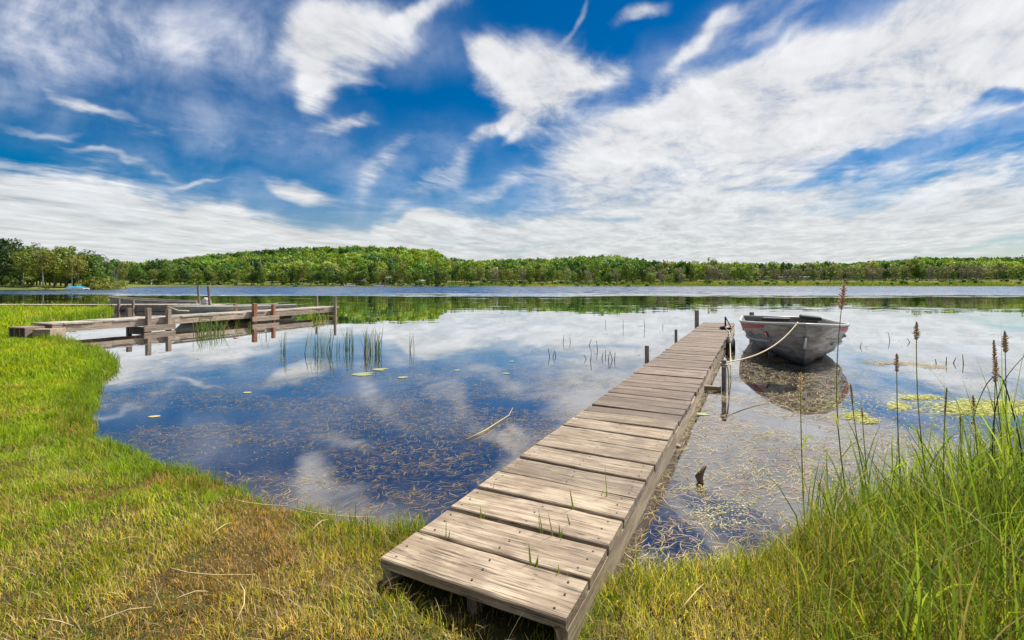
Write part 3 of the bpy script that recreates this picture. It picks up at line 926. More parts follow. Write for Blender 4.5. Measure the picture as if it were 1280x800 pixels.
spec = [(4, -95, 99, 0), (0, -70, 99, 0), (1, -48, 98, 3), (0, -25, 99, 0), (4, 3, 98, 0), (0, 14, 104, 2), (2, 29, 97, 12), (3, 25, 106, 0), (1, 40, 103, 4),
        (2, 54, 97, 6), (3, 46, 107, 0), (1, 68, 101, 2), (0, 62, 107, 6), (1, 82, 104, 0), (2, 90, 99, 12), (3, 104, 105, 2), (2, 98, 101, 8), (1, 107, 103, 4),
        (3, 122, 106, 1), (1, 118, 104, 6), (3, 130, 108, 3), (0, 76, 110, 4), (0, 92, 110, 6), (0, 34, 110, 6), (0, 110, 110, 8), (0, 50, 111, 8), (0, -8, 110, 3), (1, 133, 109, 10)]
spec += [(0, -100, 116, 2), (0, -60, 116, 4), (0, -25, 117, 2), (0, 6, 117, 6), (0, 24, 117, 8), (0, 42, 116, 10), (0, 57, 118, 10), (0, 70, 118, 10), (0, 84, 117, 10), (0, 99, 118, 10), (0, 114, 118, 12), (0, 126, 118, 14)]
for k, px, Y, drop in spec:
    x = (px - 640) / F * Y; z = fz(x, Y)
    ht = H + (HZ - (np.interp(px, *HTOP) + drop)) / F * Y - z
    s = ht / wh[k]
    put(wp[k], x, Y, z, s, R.uniform(0, 6), s)
# olive shrubs in front of the wood
for j, (px, Y, ht, lab) in enumerate([(117, 100, 3.6, 'olive shrub with rounded lobes beside the blue covered boat'), (133, 108, 3.3, 'middle one of the olive shrubs on the left point'),
                                      (150, 114, 2.7, 'olive shrub at the outer tip of the left point')]):
    x = (px - 640) / F * Y
    t = tree_proto('point_shrub', lab, 'shrub', None, ht, shrub_crown(13, .95), M_leafolive, M_bark, 900, .36, 70 + j, .07, 5, .15)
    t.location = (x, Y, fz(x, Y) - .2)
for j, (px, Y) in enumerate([(10, 96), (18, 95), (-30, 95), (36, 100), (108, 100)]):
    x = (px - 640) / F * Y
    put(shrub, x, Y, fz(x, Y) - .15, R.uniform(.7, 1.0), R.uniform(0, 6))
bt = copy_tree(bare); x = (143 - 640) / F * 118; bt.location = (x, 118, fz(x, 118)); bt.scale = (.55, .55, .75)
for ch in list(bt.children):
    if ch.name.startswith('crown'): bpy.data.objects.remove(ch)
bt['label'] = 'leafless grey tree at the right end of the left wood'; bt['group'] = ''
del bt['group']


# houses on the far shore
def house(name, label, px, Y, w, d, h, roofh, wallm, roofm, z=None, nwin=2, cat='house'):
    x = (px - 640) / F * Y
    z = fz(x, Y) if z is None else z
    t = thing(name, (x, Y, z), label, cat)
    mb = MB(); mb.box((0, 0, h / 2 - .3), (w, d, h + .6)); mb.v += [(-w / 2, -d / 2, h), (-w / 2, d / 2, h), (-w / 2, 0, h + roofh), (w / 2, -d / 2, h), (w / 2, d / 2, h), (w / 2, 0, h + roofh)]
    b = len(mb.v) - 6; mb.f += [(b, b + 1, b + 2), (b + 3, b + 5, b + 4)]; mb.mi += [0, 0]
    mb.build('wall', wallm, t)
    mb = MB(); e = .35
    for s in (-1, 1):
        sl = math.atan2(roofh, d / 2); L = math.hypot(roofh, d / 2) + e
        c = Vector((0, s * (d / 4 + .1), h + roofh / 2 + .04))
        mb.box(c, (w + .7, L, .14), Matrix.Rotation(-s * sl, 3, 'X'))
    mb.build('roof', roofm, t)
    for k in range(nwin):
        xx = -w / 2 + w * (k + .6) / (nwin + .6)
        mb = MB(); mb.box((xx, -d / 2 - .03, h * .58), (.9, .1, 1.0)); mb.build('window', M_glass, t)
    mb = MB(); mb.box((w * .40, -d / 2 - .03, 1.0), (.9, .1, 2.0)); mb.build('door', M_housedark if wallm is not M_housedark else M_housewall, t)
    return t


house('cottage', 'small dark brown cottage at the foot of the big hill by the water', 452, 192, 4.2, 3.5, 1.7, .8, M_housedark, M_roofdark)
house('cottage', 'pale grey cottage among trees on the far shore', 484, 197, 4.0, 4.0, 2.6, 1.0, M_housewall, M_roofgrey)
house('cottage', 'low pale roofed cottage half hidden by shrubs on the far shore', 531, 198, 5.0, 4.5, 1.3, .6, M_housewall, M_roofgrey)
house('barn', 'barn with a pale metal roof on the distant ridge', 652, 385, 11, 9, 5.5, 2.2, M_housewall, M_roofpale, cat='barn')
house('boathouse', 'tiny white boathouse on the shore beyond the left point', 187, 188, 1.7, 1.7, 1.1, .45, M_hullwhite, M_roofgrey, nwin=1, cat='boathouse')


def hull_sections(L, B, sheer0, sheer1, keel, chine_z, bow_full=.6, nst=14, tran=.85, rake=.35, chine_w=.74):
    """stations from bow (s=0) to stern (s=1), x along the boat aft, y across"""
    st = []
    for i in range(nst + 1):
        s = (i / nst) ** 1.35
        w = B / 2 * min(1.0, (max(s, 0) / .42)) ** bow_full if s < .42 else B / 2 * (1 - (1 - tran) * ((s - .42) / .58) ** 2)
        sh = sheer0 + (sheer1 - sheer0) * (1 - (1 - s) ** 2)
        kz = keel + (sheer0 * .42 - keel) * max(0, 1 - s / .10) ** 2 * .5
        cw = w * (chine_w if s > .3 else chine_w * (.68 + .32 * s / .3))
        cz = chine_z + (sheer0 * .24) * max(0, 1 - s / .35) ** 1.5
        cz = max(cz, kz + .02)
        xk = L * s + rake * max(0, 1 - s / .25) * 1.0
        xg = L * s
        st.append((xg, xk, w, sh, cw, cz, kz))
    return st


def hull_mesh(st, off=0.0):
    """rows of points: port gunwale ... keel ... starboard gunwale"""
    rows = []
    for xg, xk, w, sh, cw, cz, kz in st:
        w2 = max(w - off, .004); c2 = max(cw - off, .003)
        xc = xg * .45 + xk * .55
        half = [(xg, w2, sh), (xg * .75 + xc * .25, w2 * .72 + c2 * .28 + .015 * (w > .05), sh * .68 + cz * .32), (xg * .35 + xc * .65, w2 * .35 + c2 * .65 + .012 * (w > .05), sh * .32 + cz * .68),
                (xc, c2, cz), (xc * .5 + xk * .5, c2 * .52, cz * .45 + kz * .55 + .004), (xk, 0.0, kz + off * .5)]
        row = [Vector((p[0], -p[1], p[2])) for p in half] + [Vector(p) for p in half[-2::-1]]
        rows.append(row)
    return rows


def build_hull(name, st, mat, inmat, parent, floor_z=.03):
    mb = MB()
    o = hull_mesh(st); i = hull_mesh(st, .03)
    m = len(o[0])
    for rows, flip, mi in ((o, False, 0), (i, True, 1)):
        mb.cur = mi
        base = len(mb.v); mb.v += [tuple(p) for r_ in rows for p in r_]
        for a in range(len(rows) - 1):
            for b in range(m - 1):
                q = (base + a * m + b, base + a * m + b + 1, base + (a + 1) * m + b + 1, base + (a + 1) * m + b)
                mb.f.append(q if flip else q[::-1]); mb.mi.append(mi)
        # transom
        last = base + (len(rows) - 1) * m
        mb.f.append(tuple(range(last, last + m))); mb.mi.append(mi)
    mb.cur = 0
    # lip between the two skins
    nb = len(o) * m
    for a in range(len(o) - 1):
        for b in (0, m - 1):
            mb.f.append((a * m + b, (a + 1) * m + b, nb + (a + 1) * m + b, nb + a * m + b)); mb.mi.append(0)
    h = mb.build(name, [mat, inmat], parent, True)
    h.data.set_sharp_from_angle(angle=math.radians(24))
    return h, o


def motorboat():
    d = Vector((.452, .892, 0)); rz = math.atan2(d.y, d.x) + math.radians(2)
    bow = (4.28, 7.02)
    t = thing('rowboat', (bow[0], bow[1], 0), 'open aluminium fishing boat with red stripes, moored bow first beside the long dock', 'boat', rz=rz)
    st = hull_sections(4.6, 1.72, .645, .465, -.12, .11, .48, 16, .92, .30, .74)
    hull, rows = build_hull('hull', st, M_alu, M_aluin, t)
    m = len(rows[0])
    mb = MB()
    pts = [r_[0] for r_ in rows[::-1]] + [r_[-1] for r_ in rows]
    mb.tube([p + Vector((0, 0, .005)) for p in pts], .020, 8)
    mb.tube([rows[-1][0], rows[-1][-1]], .024, 8)
    mb.build('gunwale', M_alurim, t, True)
    for s in (0, 1):                                            # spray rails and lower strakes
        for idx, a0, a1, nm, rr in ((2, 4, 10, 'spray_rail', .026),):
            k = idx if s == 0 else m - 1 - idx
            mb = MB(); mb.tube([rows[a][k] + Vector((0, (-1 if s == 0 else 1) * .012, 0)) for a in range(a0, a1 + 1)], rr, 6)
            mb.build(nm, M_alurim if idx == 2 else M_alu, t, True)
        # red stripe along the upper side: a thin decal following the plating
        k0, k1 = (0, 1) if s == 0 else (m - 1, m - 2)
        sgn = -1 if s == 0 else 1
        mb = MB()
        vs = []
        a0, a1 = 4, 12
        for a in range(a0, a1 + 1):
            f = (a - a0) / (a1 - a0)
            g0, g1 = rows[a][k0], rows[a][k1]
            hi = .10 + .45 * f; lo = hi + .42 + .25 * f
            vs += [g0.lerp(g1, hi) + Vector((-.004, sgn * .008, 0)), g0.lerp(g1, lo) + Vector((-.004, sgn * .008, 0))]
        mb.add(vs, [(2 * q, 2 * q + 1, 2 * q + 3, 2 * q + 2) for q in range(a1 - a0)])
        mb.build('stripe', M_red, t)
    # small red emblem on the side facing the dock
    a = 4
    c = rows[a][-2].lerp(rows[a + 1][-2], .2); e1 = (rows[a][-2] - rows[a + 1][-2]).normalized(); e2 = (rows[a][-1] - rows[a][-2]).normalized()
    nrm = e1.cross(e2); nrm = nrm if nrm.y > 0 else -nrm
    mb = MB()
    c = c - e2 * .055 + e1 * .05
    Mx = Matrix((e1, e2, nrm)).transposed()
    mb.box(c + nrm * .012 + e2 * .01, (.085, .10, .006), Mx, .003); em = mb.build('emblem', M_red, t)
    mb = MB(); mb.box(c + nrm * .0165 + e2 * .025, (.045, .02, .004), Mx); mb.box(c + nrm * .0165 - e2 * .012 + e1 * .008, (.02, .045, .004), Mx); mb.build('emblem_mark', M_white, em)
    mb = MB(); mb.tube([Vector((st[0][0] - .004, 0, st[0][3] - .03)), Vector((st[0][0] * .5 + st[0][1] * .5 - .02, 0, (st[0][3] + st[0][6]) / 2)), Vector((st[0][1] - .01, 0, st[0][6])), Vector((st[4][1], 0, st[4][6] - .01)), Vector((st[-1][1], 0, st[-1][6] - .01))], [.018, .02, .02, .016, .012], 7)
    mb.build('keel_strip', M_alu, t, True)
    mb = MB()                                                   # rows of rivets
    for rowi, fr_ in ((0, .16), (1, .5), (m - 2, .5), (m - 1, .16)):
        o_i = rowi + 1 if rowi < m // 2 else rowi - 1
        sgn = -1 if rowi < m // 2 else 1
        for a in range(2, 15):
            for q in (0, .33, .66):
                p = rows[a][rowi].lerp(rows[a][o_i], fr_).lerp(rows[a + 1][rowi].lerp(rows[a + 1][o_i], fr_), q)
                mb.box(p + Vector((0, sgn * .004, 0)), (.011, .008, .011))
    mb.build('rivets', M_seat, t)
    # bow eye with a short hanging strap
    ez = .46
    ex = st[0][0] + (st[0][1] - st[0][0]) * (.66 - ez) / .66 * .9
    mb = MB()
    mb.tube([Vector((ex - .02 + .035 * math.cos(q) * 0 - .03 * math.sin(q), .03 * math.cos(q), ez + .0)) for q in np.linspace(0, math.pi, 7)], .009, 6)
    mb.build('bow_eye', M_iron, t, True)
    mb = MB(); mb.tube([(ex - .05, 0, ez), (ex - .035, .01, ez - .08), (ex + .03, .015, ez - .17)], [.012, .016, .018], 6); mb.build('bow_strap', M_white, t, True)
    # benches and stern board
    for a, w in ((7, .26), (11, .26), (14, .28)):
        xg, xk, wd, sh, cw, cz, kz = st[a]
        mb = MB(); mb.box((xg, 0, sh - .17), (w, 2 * wd - .08, .05), None, .012); mb.box((xg, 0, (sh - .2 + kz) / 2 + .03), (w * .6, 2 * cw - .3, sh - .25 - kz - .05), None, .01)
        mb.build('bench', M_seat, t)
    xg, xk, wd, sh, cw, cz, kz = st[6]
    mb = MB(); mb.box((xg + .62, .28, sh + .015), (.42, .46, .07), Matrix.Rotation(.15, 3, 'Y'), .02); mb.build('folded_seat', M_dark, t)
    mb = MB(); mb.box((st[15][0], -.55, st[15][3] + .03), (.3, .4, .08), Matrix.Rotation(.1, 3, 'X'), .02); mb.build('stern_cushion', M_dark, t)
    # bow deck plate
    mb = MB()
    vs = []
    for a in range(0, 4): vs += [rows[a][0] + Vector((.01, .01, -.012)), rows[a][-1] + Vector((.01, -.01, -.012))]
    mb.add(vs, [(2 * q, 2 * q + 1, 2 * q + 3, 2 * q + 2) for q in range(3)]); mb.build('bow_plate', M_alurim, t)
    return t, Vector((bow[0], bow[1], 0)) + Matrix.Rotation(rz, 3, 'Z') @ Vector((.10, .10, .67))


boat, bow_pt = motorboat()

# ------------------------------------------------------------------ the long dock
DU = Vector((.4525, .8918, 0)).normalized(); DP = Vector((DU.y, -DU.x, 0))          # along, and to the right
NL = Vector((-.524, 1.919, 0)); WD = .785; DZ = .16; DL = 13.2
DRZ = math.atan2(DP.y, DP.x)
dock = thing('long_dock', (NL.x, NL.y, 0), 'long weathered plank dock running from the near bank out beside the aluminium boat', 'dock', rz=DRZ)
# local frame: x to the right across the dock, y along it


def plank(mb, L, W, T, seg=10, e=.004, nails=True):
    """plank along x with worn edges and slight warp"""
    ph = random.uniform(0, 6); wa = random.uniform(-.003, .003)
    rows = []
    for i in range(seg + 1):
        x = -L / 2 + L * i / seg
        dz = wa * math.sin(3 * i / seg + ph)
        j = lambda a: random.uniform(-a, a)
        w0 = -W / 2 + j(e * .55); w1 = W / 2 + j(e * .55)
        b = .005
        rows.append([(x, w0, -T / 2 + dz), (x, w0, T / 2 - b + dz), (x, w0 + b, T / 2 + dz + j(.0006)), (x, 0, T / 2 + dz - .0015), (x, w1 - b, T / 2 + dz + j(.0006)), (x, w1, T / 2 - b + dz), (x, w1, -T / 2 + dz)])
    vs = [p for r_ in rows for p in r_]; n = 7; fs = []
    for i in range(seg):
        for k in range(n):
            l = (k + 1) % n
            fs.append((i * n + k, (i + 1) * n + k, (i + 1) * n + l, i * n + l))
    fs += [tuple(range(n)), tuple(range(seg * n + n - 1, seg * n - 1, -1))]
    mb.cur = 0; mb.add(vs, fs)
    if nails:
        mb.cur = 1
        for sx in (-.44, 0, .43):
            for q in (-.3, .3) if W < .22 else (-.34, 0, .34):
                if random.random() < .12: continue
                cx = L * sx + random.uniform(-.012, .012); cy = W * q + random.uniform(-.01, .01)
                k = [(cx + .0052 * math.cos(a), cy + .0052 * math.sin(a), T / 2 + .0012) for a in np.linspace(0, 2 * math.pi, 7)[:-1]]
                mb.add(k, [tuple(range(6))])


y = 0.0; k = 0
while y < DL - .1:
    new = k < 10
    W = .228 + random.uniform(-.004, .004) if new else random.choice([.185, .19, .18, .14, .19])
    gap = .023 + random.uniform(-.004, .005) if new else random.uniform(.006, .02)
    mb = MB()
    plank(mb, WD + (random.uniform(-.006, .006) if new else random.uniform(-.012, .012)), W, .038)
    o = mb.build('plank', [M_plank_new if new else M_plank_old, M_nail], dock)
    o.location = (WD / 2 + (0 if new else random.uniform(-.006, .004)), y + W / 2, DZ - .019 + (0 if new else random.uniform(-.004, .004)) - (.004 if k % 3 == 1 else 0))
    o.rotation_euler = (random.uniform(-.006, .006), random.uniform(-.004, .004), random.uniform(-.006, .006) * (1 if new else 2.4))
    y += W + gap; k += 1
print('planks', k)


def beam(name, p0, p1, w, h, mat, parent, bev=.004):
    p0, p1 = Vector(p0), Vector(p1)
    mb = MB(); L = (p1 - p0).length
    n = max(2, int(L / 1.2))
    for i in range(1):
        mb.box((0, 0, 0), (L, w, h), None, bev)
    o = mb.build(name, mat, parent)
    d = (p1 - p0).normalized()
    o.location = (p0 + p1) / 2
    o.rotation_euler = d.to_track_quat('X', 'Z').to_euler()
    return o


zs = DZ - .042
for x in (.022, WD - .022):
    for (a, b) in ((0.0, 2.36), (2.363, 5.9), (5.903, 9.5), (9.503, 13.15)):
        beam('stringer', (x, a + (.012 if a == 0 else 0), zs - .068), (x + random.uniform(-.004, .004), b, zs - .068 + random.uniform(-.004, .004)), .042, .135, M_stringer, dock)
beam('stringer', (WD * .5, .05, zs - .068), (WD * .5, 13.1, zs - .068), .042, .12, M_post, dock)


def post(parent, x, y, z0, z1, w, mat, rnd=True, lean=(0, 0), name='post'):
    mb = MB()
    if rnd:
        n = 5
        mb.tube([(lean[0] * i / (n - 1), lean[1] * i / (n - 1), (z1 - z0) * i / (n - 1)) for i in range(n)], [w / 2 * random.uniform(.95, 1.05) for _ in range(n)], 10)
    else:
        M = Matrix.Rotation(random.uniform(-.15, .15), 3, 'Z')
        mb.box((lean[0] / 2, lean[1] / 2, (z1 - z0) / 2), (w, w, z1 - z0), M, .006)
    o = mb.build(name, mat, parent)
    o.location = (x, y, z0)
    return o


def dock_local(px, py, z):
    X, Y = gp(px, py, z)
    v = Vector((X, Y, 0)) - Vector((NL.x, NL.y, 0))
    return v.dot(DP), v.dot(DU)


# legs by the bank (visible below the first board)
for x, yy in ((.03, .055), (WD * .42, .05), (WD - .055, .06)):
    post(dock, x, yy, -.12, zs - .138 if x != WD * .42 else zs - .13, .05, M_post, False, name='leg')
# posts of the far part, left side then right side
for px, base, topy, w in ((809, 450, 432, .06), (851, 425, 412, .055), (871, 405, 388, .11)):
    lx, ly = dock_local(px, base, DZ)
    X, Y = gp(px, base, DZ)
    post(dock, min(lx, -.06) if lx < .1 else -.07, ly, -.9, H + (HZ - topy) / F * Y, w, M_post, True)
lx, ly = dock_local(928, 402, DZ)
post(dock, WD + .42, 13.0, -.9, H + (HZ - 389) / F * 13.4, .12, M_post, True)
# mooring post on the right with its cross bar
mx, my = gp(905, 488)
v = Vector((mx, my, 0)) - Vector((NL.x, NL.y, 0)); mlx, mly = v.dot(DP), v.dot(DU)
mlx = max(mlx, WD + .07)
mtop = H + (HZ - 450) / F * my
mpost = post(dock, mlx, mly, -.7, mtop, .055, M_post, True)
beam('cross_bar', (-.05, mly - .03, -.0), (mlx - .03, mly - .03, .01), .06, .075, M_stringer, dock)
for yy in (2.4, 8.6, 10.8):
    beam('cross_bar', (-.09, yy, -.02), (WD + .03, yy, -.02), .06, .07, M_post, dock)

Mdock = Matrix.Translation((NL.x, NL.y, 0)) @ Matrix.Rotation(DRZ, 4, 'Z')


def rope(name, label, pts, rad, mat=M_rope, cat='rope'):
    mb = MB(); mb.tube(pts, rad, 7)
    return tag(mb.build(name, mat, None, True), label, cat)


mp = Mdock @ Vector((mlx, mly, mtop - .03))
P0 = bow_pt; pts = []
for q in np.linspace(0, 1, 22):
    p = P0.lerp(mp, q); p.z -= .17 * 4 * q * (1 - q) * (1 - .35 * q); pts.append(p)
for q in np.linspace(0, 4 * math.pi, 26):
    pts.append(mp + Vector((math.cos(q) * .036, math.sin(q) * .036, -.004 * q)))
rope('mooring_rope', 'tan rope sagging from the boat bow to the mooring post', pts, .0085)
an = Mdock @ Vector((WD - .12, 11.0, DZ))
pts = [an + Vector((0, 0, .03)), Mdock @ Vector((WD + .01, 10.2, DZ + .012)), Mdock @ Vector((WD + .04, 9.6, DZ - .02)), Mdock @ Vector((mlx + .02, mly + 1.2, .12)), mp + Vector((.05, .03, -.02)), mp + Vector((.055, .0, -.16)), mp + Vector((.05, -.01, -.32))]
pp = []
for a, b in zip(pts[:-1], pts[1:]):
    for q in np.linspace(0, 1, 6)[:-1]: pp.append(a.lerp(b, q))
rope('anchor_rope', 'thin rope running from the anchor along the dock edge to the mooring post', pp + [pts[-1]], .008)

anc = thing('anchor', tuple(an), 'small dark anchor lying with its shaft upright on the far end of the dock', 'anchor')
mb = MB(); mb.tube([(0, 0, .005), (0, 0, .03), (0, 0, .06), (0, 0, .08)], [.11, .14, .11, .03], 14); mb.build('weight', M_iron, anc, True)
mb = MB(); mb.tube([(0, 0, .07), (.0, 0, .30)], .02, 8); mb.build('shaft', M_iron, anc, True)
mb = MB(); mb.tube([(0, 0, .29), (.06, .02, .20), (.15, .05, .05)], .011, 6); mb.build('arm', M_iron, anc, True)

# tyre fender between boat and dock
fp = Mdock @ Vector((WD + .10, 8.55, -.03))
fe = thing('tyre_fender', tuple(fp), 'black tyre fender hanging between the dock edge and the aluminium boat', 'fender', rz=DRZ)
mb = MB()
mb.tube([(0, .22 * math.cos(q), .20 * math.sin(q)) for q in np.linspace(0, 2 * math.pi, 25)], .075, 10, False); mb.build('tyre', M_dark, fe, True)
mb = MB(); mb.tube([(0, 0, .20), (-.06, 0, .22), (-.14, 0, .12)], .01, 6); mb.build('cord', M_rope, fe, True)

# ------------------------------------------------------------------ left dock
LU = Vector((.40, .9165, 0)).normalized(); LP = Vector((LU.y, -LU.x, 0))
L0 = Vector((-10.20, 10.72, 0))
ld = thing('side_dock', (L0.x, L0.y, 0), 'brown timber dock with paired posts on the left side of the bay', 'dock', rz=math.atan2(LP.y, LP.x))
LZ = .34; LW_ = .87; LL = 8.7
y = 0
while y < LL - .1:
    W = random.uniform(.17, .2); mb = MB(); plank(mb, LW_ + random.uniform(-.01, .02), W, .036, 5, nails=False)
    o = mb.build('plank', M_deck_top, ld); o.rotation_euler = (random.uniform(-.02, .02), random.uniform(-.012, .012), random.uniform(-.02, .02)); o.location = (-LW_ / 2 + random.uniform(-.02, .02), y + W / 2, LZ - .016 + random.uniform(-.004, .008)); y += W + random.uniform(.006, .014)
for x in (-.024, -LW_ + .024):
    for a, b in ((0, 2.6), (2.604, 5.7), (5.704, 8.65)):
        beam('stringer', (x, a, LZ - .114 + random.uniform(-.014, .008)), (x, b, LZ - .114 + random.uniform(-.014, .008)), .045, .145, M_leftdeck, ld)


def ll(px, Y):
    X = (px - 640) / F * Y
    v = Vector((X, Y, 0)) - Vector((L0.x, L0.y, 0))
    return v.dot(LP), v.dot(LU)


def lpost(px, Y, topy, side, mat, w=.10, rnd=False):
    a, b = ll(px, Y)
    a = .06 if side > 0 else -LW_ - .06
    # slide along the dock until it is seen at the photo's column
    best = min(np.linspace(0, LL, 300), key=lambda q: abs(((L0 + LP * a + LU * q).x / (L0 + LP * a + LU * q).y * F + 640) - px))
    Yp = (L0 + LP * a + LU * best).y
    return post(ld, a, best, -.7, H + (HZ - topy) / F * Yp, w, mat, rnd), best


_, b1 = lpost(161, 12.8, 385, -1, M_post)
_, b2 = lpost(186, 12.5, 385, 1, M_post)
_, b3 = lpost(211, 12.9, 386, 1, M_post)
beam('tie_board', (.125, b2 - .14, LZ - .25), (.125, b3 + .14, LZ - .25), .035, .15, M_leftdeck, ld)
beam('cross_bar', (-LW_ - .1, b2 + .08, LZ - .3), (.0, b2 + .08, LZ - .3), .05, .12, M_leftdeck, ld)
_, b1 = lpost(294, 15.4, 380, -1, M_cedar)
_, b2 = lpost(318, 15.2, 379, 1, M_cedar, .12)
_, b3 = lpost(342, 15.4, 380, 1, M_cedar)
beam('tie_board', (.135, b2 - .14, LZ - .22), (.135, b3 + .16, LZ - .22), .035, .15, M_leftdeck, ld)
lpost(396, 18, 370, -1, M_post, .10, True)
lpost(419, 18.6, 370.5, 1, M_post, .10, True)
beam('cross_bar', (-LW_ - .1, 8.5, LZ - .26), (.1, 8.5, LZ - .26), .05, .12, M_leftdeck, ld)

# cinder block at its landward end
bx, by = L0.x - .46, L0.y - .12
bz = lz(bx, by)
cb = thing('cinder_block', (bx, by, bz), 'brownish hollow concrete block in the grass at the end of the side dock', 'block', rz=math.radians(-12))
mb = MB(); mb.box((0, .19, .12), (.46, .04, .24), None, .004); mb.box((0, -.0, .23), (.46, .36, .03), None, .004); mb.box((0, 0, .015), (.46, .36, .03), None, .004)
for q in (-.215, -.075, .07, .215): mb.box((q, -.0, .12), (.035, .34, .196), None, .003)
mb.build('block_body', M_block, cb)
mb = MB(); mb.box((.42, .1, .11), (.36, .42, .21), Matrix.Rotation(.08, 3, 'Z'), .006); 
blk = tag(mb.build('sleeper', M_leftdeck), 'short timber sleeper under the landward end of the side dock', 'sleeper'); blk.location = (bx, by, bz - .02)

# rowboat behind the left dock
rb = thing('rowboat', (-10.22, 14.3, 0), 'drab green rowboat tied along the far side of the side dock', 'boat', rz=math.atan2(LU.y, LU.x))
st = hull_sections(4.3, 1.15, .56, .46, -.08, .06, .62, 12, .85, .3, .8)
h_, rows = build_hull('hull', st, M_greenhull, M_aluin, rb)
mb = MB(); mb.tube([r_[0] for r_ in rows[::-1]] + [r_[-1] for r_ in rows], .022, 6); mb.build('gunwale', M_greenhull, rb, True)
for a in (5, 9):
    mb = MB(); mb.box((st[a][0], 0, st[a][3] - .14), (.24, 2 * st[a][2] - .06, .04)); mb.build('bench', M_seat, rb)
# tan rope from its bow to the dock post
a = Vector((-10.2, 14.3, .56)); b = L0 + LP * -.95 + LU * 3.6 + Vector((0, 0, .42))
rope('bow_rope', 'short tan rope tying the green rowboat to the side dock', [a, a.lerp(b, .5) - Vector((0, 0, .06)), b], .022)

# ------------------------------------------------------------------ far left dock and what lies on it
fd = thing('far_dock', (-14.0, 22.6, 0), 'dark low dock with two tall leaning posts behind the side dock', 'dock', rz=math.radians(1))
for i in range(22):
    mb = MB(); plank(mb, .95, .175, .04, 4, nails=False); o = mb.build('plank', M_fardeck, fd)
    o.rotation_euler = (0, 0, math.pi / 2 + random.uniform(-.01, .01)); o.location = (.26 - i * .19, .0, .25)
for yy in (-.45, .45): beam('stringer', (-3.9, yy, .15), (.34, yy, .15), .05, .17, M_post, fd)
for x, y_, z1, ln in ((-.90, .52, 1.12, (-.10, 0)), (.24, -.52, 1.12, (-.13, 0))):
    post(fd, x, y_, -.6, z1, .11, M_post, True, ln)
for x, z1 in ((-3.9, .50), (-3.25, .46)):
    post(fd, x, -.55, -.6, z1, .09, M_post, False)
bw = thing('boardwalk', (-18.6, 22.9, 0), 'long low grey boardwalk at the edge of the far left grass', 'boardwalk', rz=math.radians(0))
for i in range(34):
    mb = MB(); plank(mb, .8, .26, .05, 3, nails=False); o = mb.build('plank', M_fardeck, bw)
    o.rotation_euler = (0, 0, math.pi / 2 + random.uniform(-.012, .012)); o.location = (.1 - i * .272, random.uniform(-.02, .02), .22 - .0 * i)
for yy in (-.36, .36): beam('stringer', (-9.2, yy, .11), (.2, yy, .11), .06, .16, M_post, bw)
for x in (-8, -5, -2, .1): post(bw, x, -.43, -.4, .22, .08, M_post, False)
sk = thing('skiff', (-20.7, 24.8, 0), 'long grey wooden skiff with an upturned bow behind the far dock', 'boat', rz=math.radians(-5))
st = hull_sections(5.2, 1.3, .55, .33, -.06, .05, .7, 12, .8, .3, .85)
build_hull('hull', st, M_greyhull, M_greyhull, sk)
rr = hull_mesh(st); mb = MB(); mb.tube([q[0] for q in rr[::-1]] + [q[-1] for q in rr], .03, 6); mb.build('gunwale', M_fardeck, sk, True)
for a in (5, 9):
    mb = MB(); mb.box((st[a][0], 0, st[a][3] - .1), (.24, 2 * st[a][2] - .06, .04)); mb.build('bench', M_fardeck, sk)
# white bundle between the leaning posts
mb = MB(); r = np.random.default_rng(5)
vs = []; fs = []; nn = 12; mm = 7
for i in range(mm):
    ph = math.pi / 2 * i / (mm - 1)
    for j in range(nn):
        th = 2 * math.pi * j / nn; rad = .30 * math.cos(ph) ** .6 * r.uniform(.75, 1.2)
        vs.append((rad * math.cos(th) * 1.2, rad * math.sin(th), .42 * math.sin(ph) * r.uniform(.85, 1.1)))
for i in range(mm - 1):
    for j in range(nn): fs.append((i * nn + j, i * nn + (j + 1) % nn, (i + 1) * nn + (j + 1) % nn, (i + 1) * nn + j))
mb.add(vs, fs)
o = tag(mb.build('tarp_bundle', M_tarp), 'crumpled whitish bundle between the two leaning posts', 'tarp'); o.location = (-14.3, 22.6, .272); o.scale = (.62, .62, .72)

# pontoon boat with a blue cover, by the left wood
X, Y = gp(100, 362.3)
pb = thing('pontoon_boat', (X, Y - .6, -.05), 'pontoon boat under a bright blue cover by the left wood', 'boat', rz=math.radians(4))
for yy in (-.75, .75):
    mb = MB(); mb.tube([(-2.2, yy, .12), (-1.9, yy, .12), (1.7, yy, .12), (2.2, yy, .2)], [.12, .24, .24, .04], 10); mb.build('pontoon', M_pontoon, pb, True)
mb = MB(); mb.box((0, 0, .42), (4.1, 2.0, .12), None, .02); mb.build('deck', M_hullwhite, pb)
mb = MB(); vs = []; fs = []
for i in range(9):
    for j in range(7):
        x = -1.9 + 3.8 * i / 8; yv = -1 + 2 * j / 6
        zt = .5 + (.42 + .22 * math.sin(i * 1.7) * .5) * (1 - abs(yv) ** 3) * (1 - abs(x / 2.0) ** 6)
        vs.append((x, yv, zt))
for i in range(8):
    for j in range(6): fs.append((i * 7 + j, (i + 1) * 7 + j, (i + 1) * 7 + j + 1, i * 7 + j + 1))
mb.add(vs, fs); mb.build('cover', M_blue, pb, True); pb.scale = (.8, .8, .8)
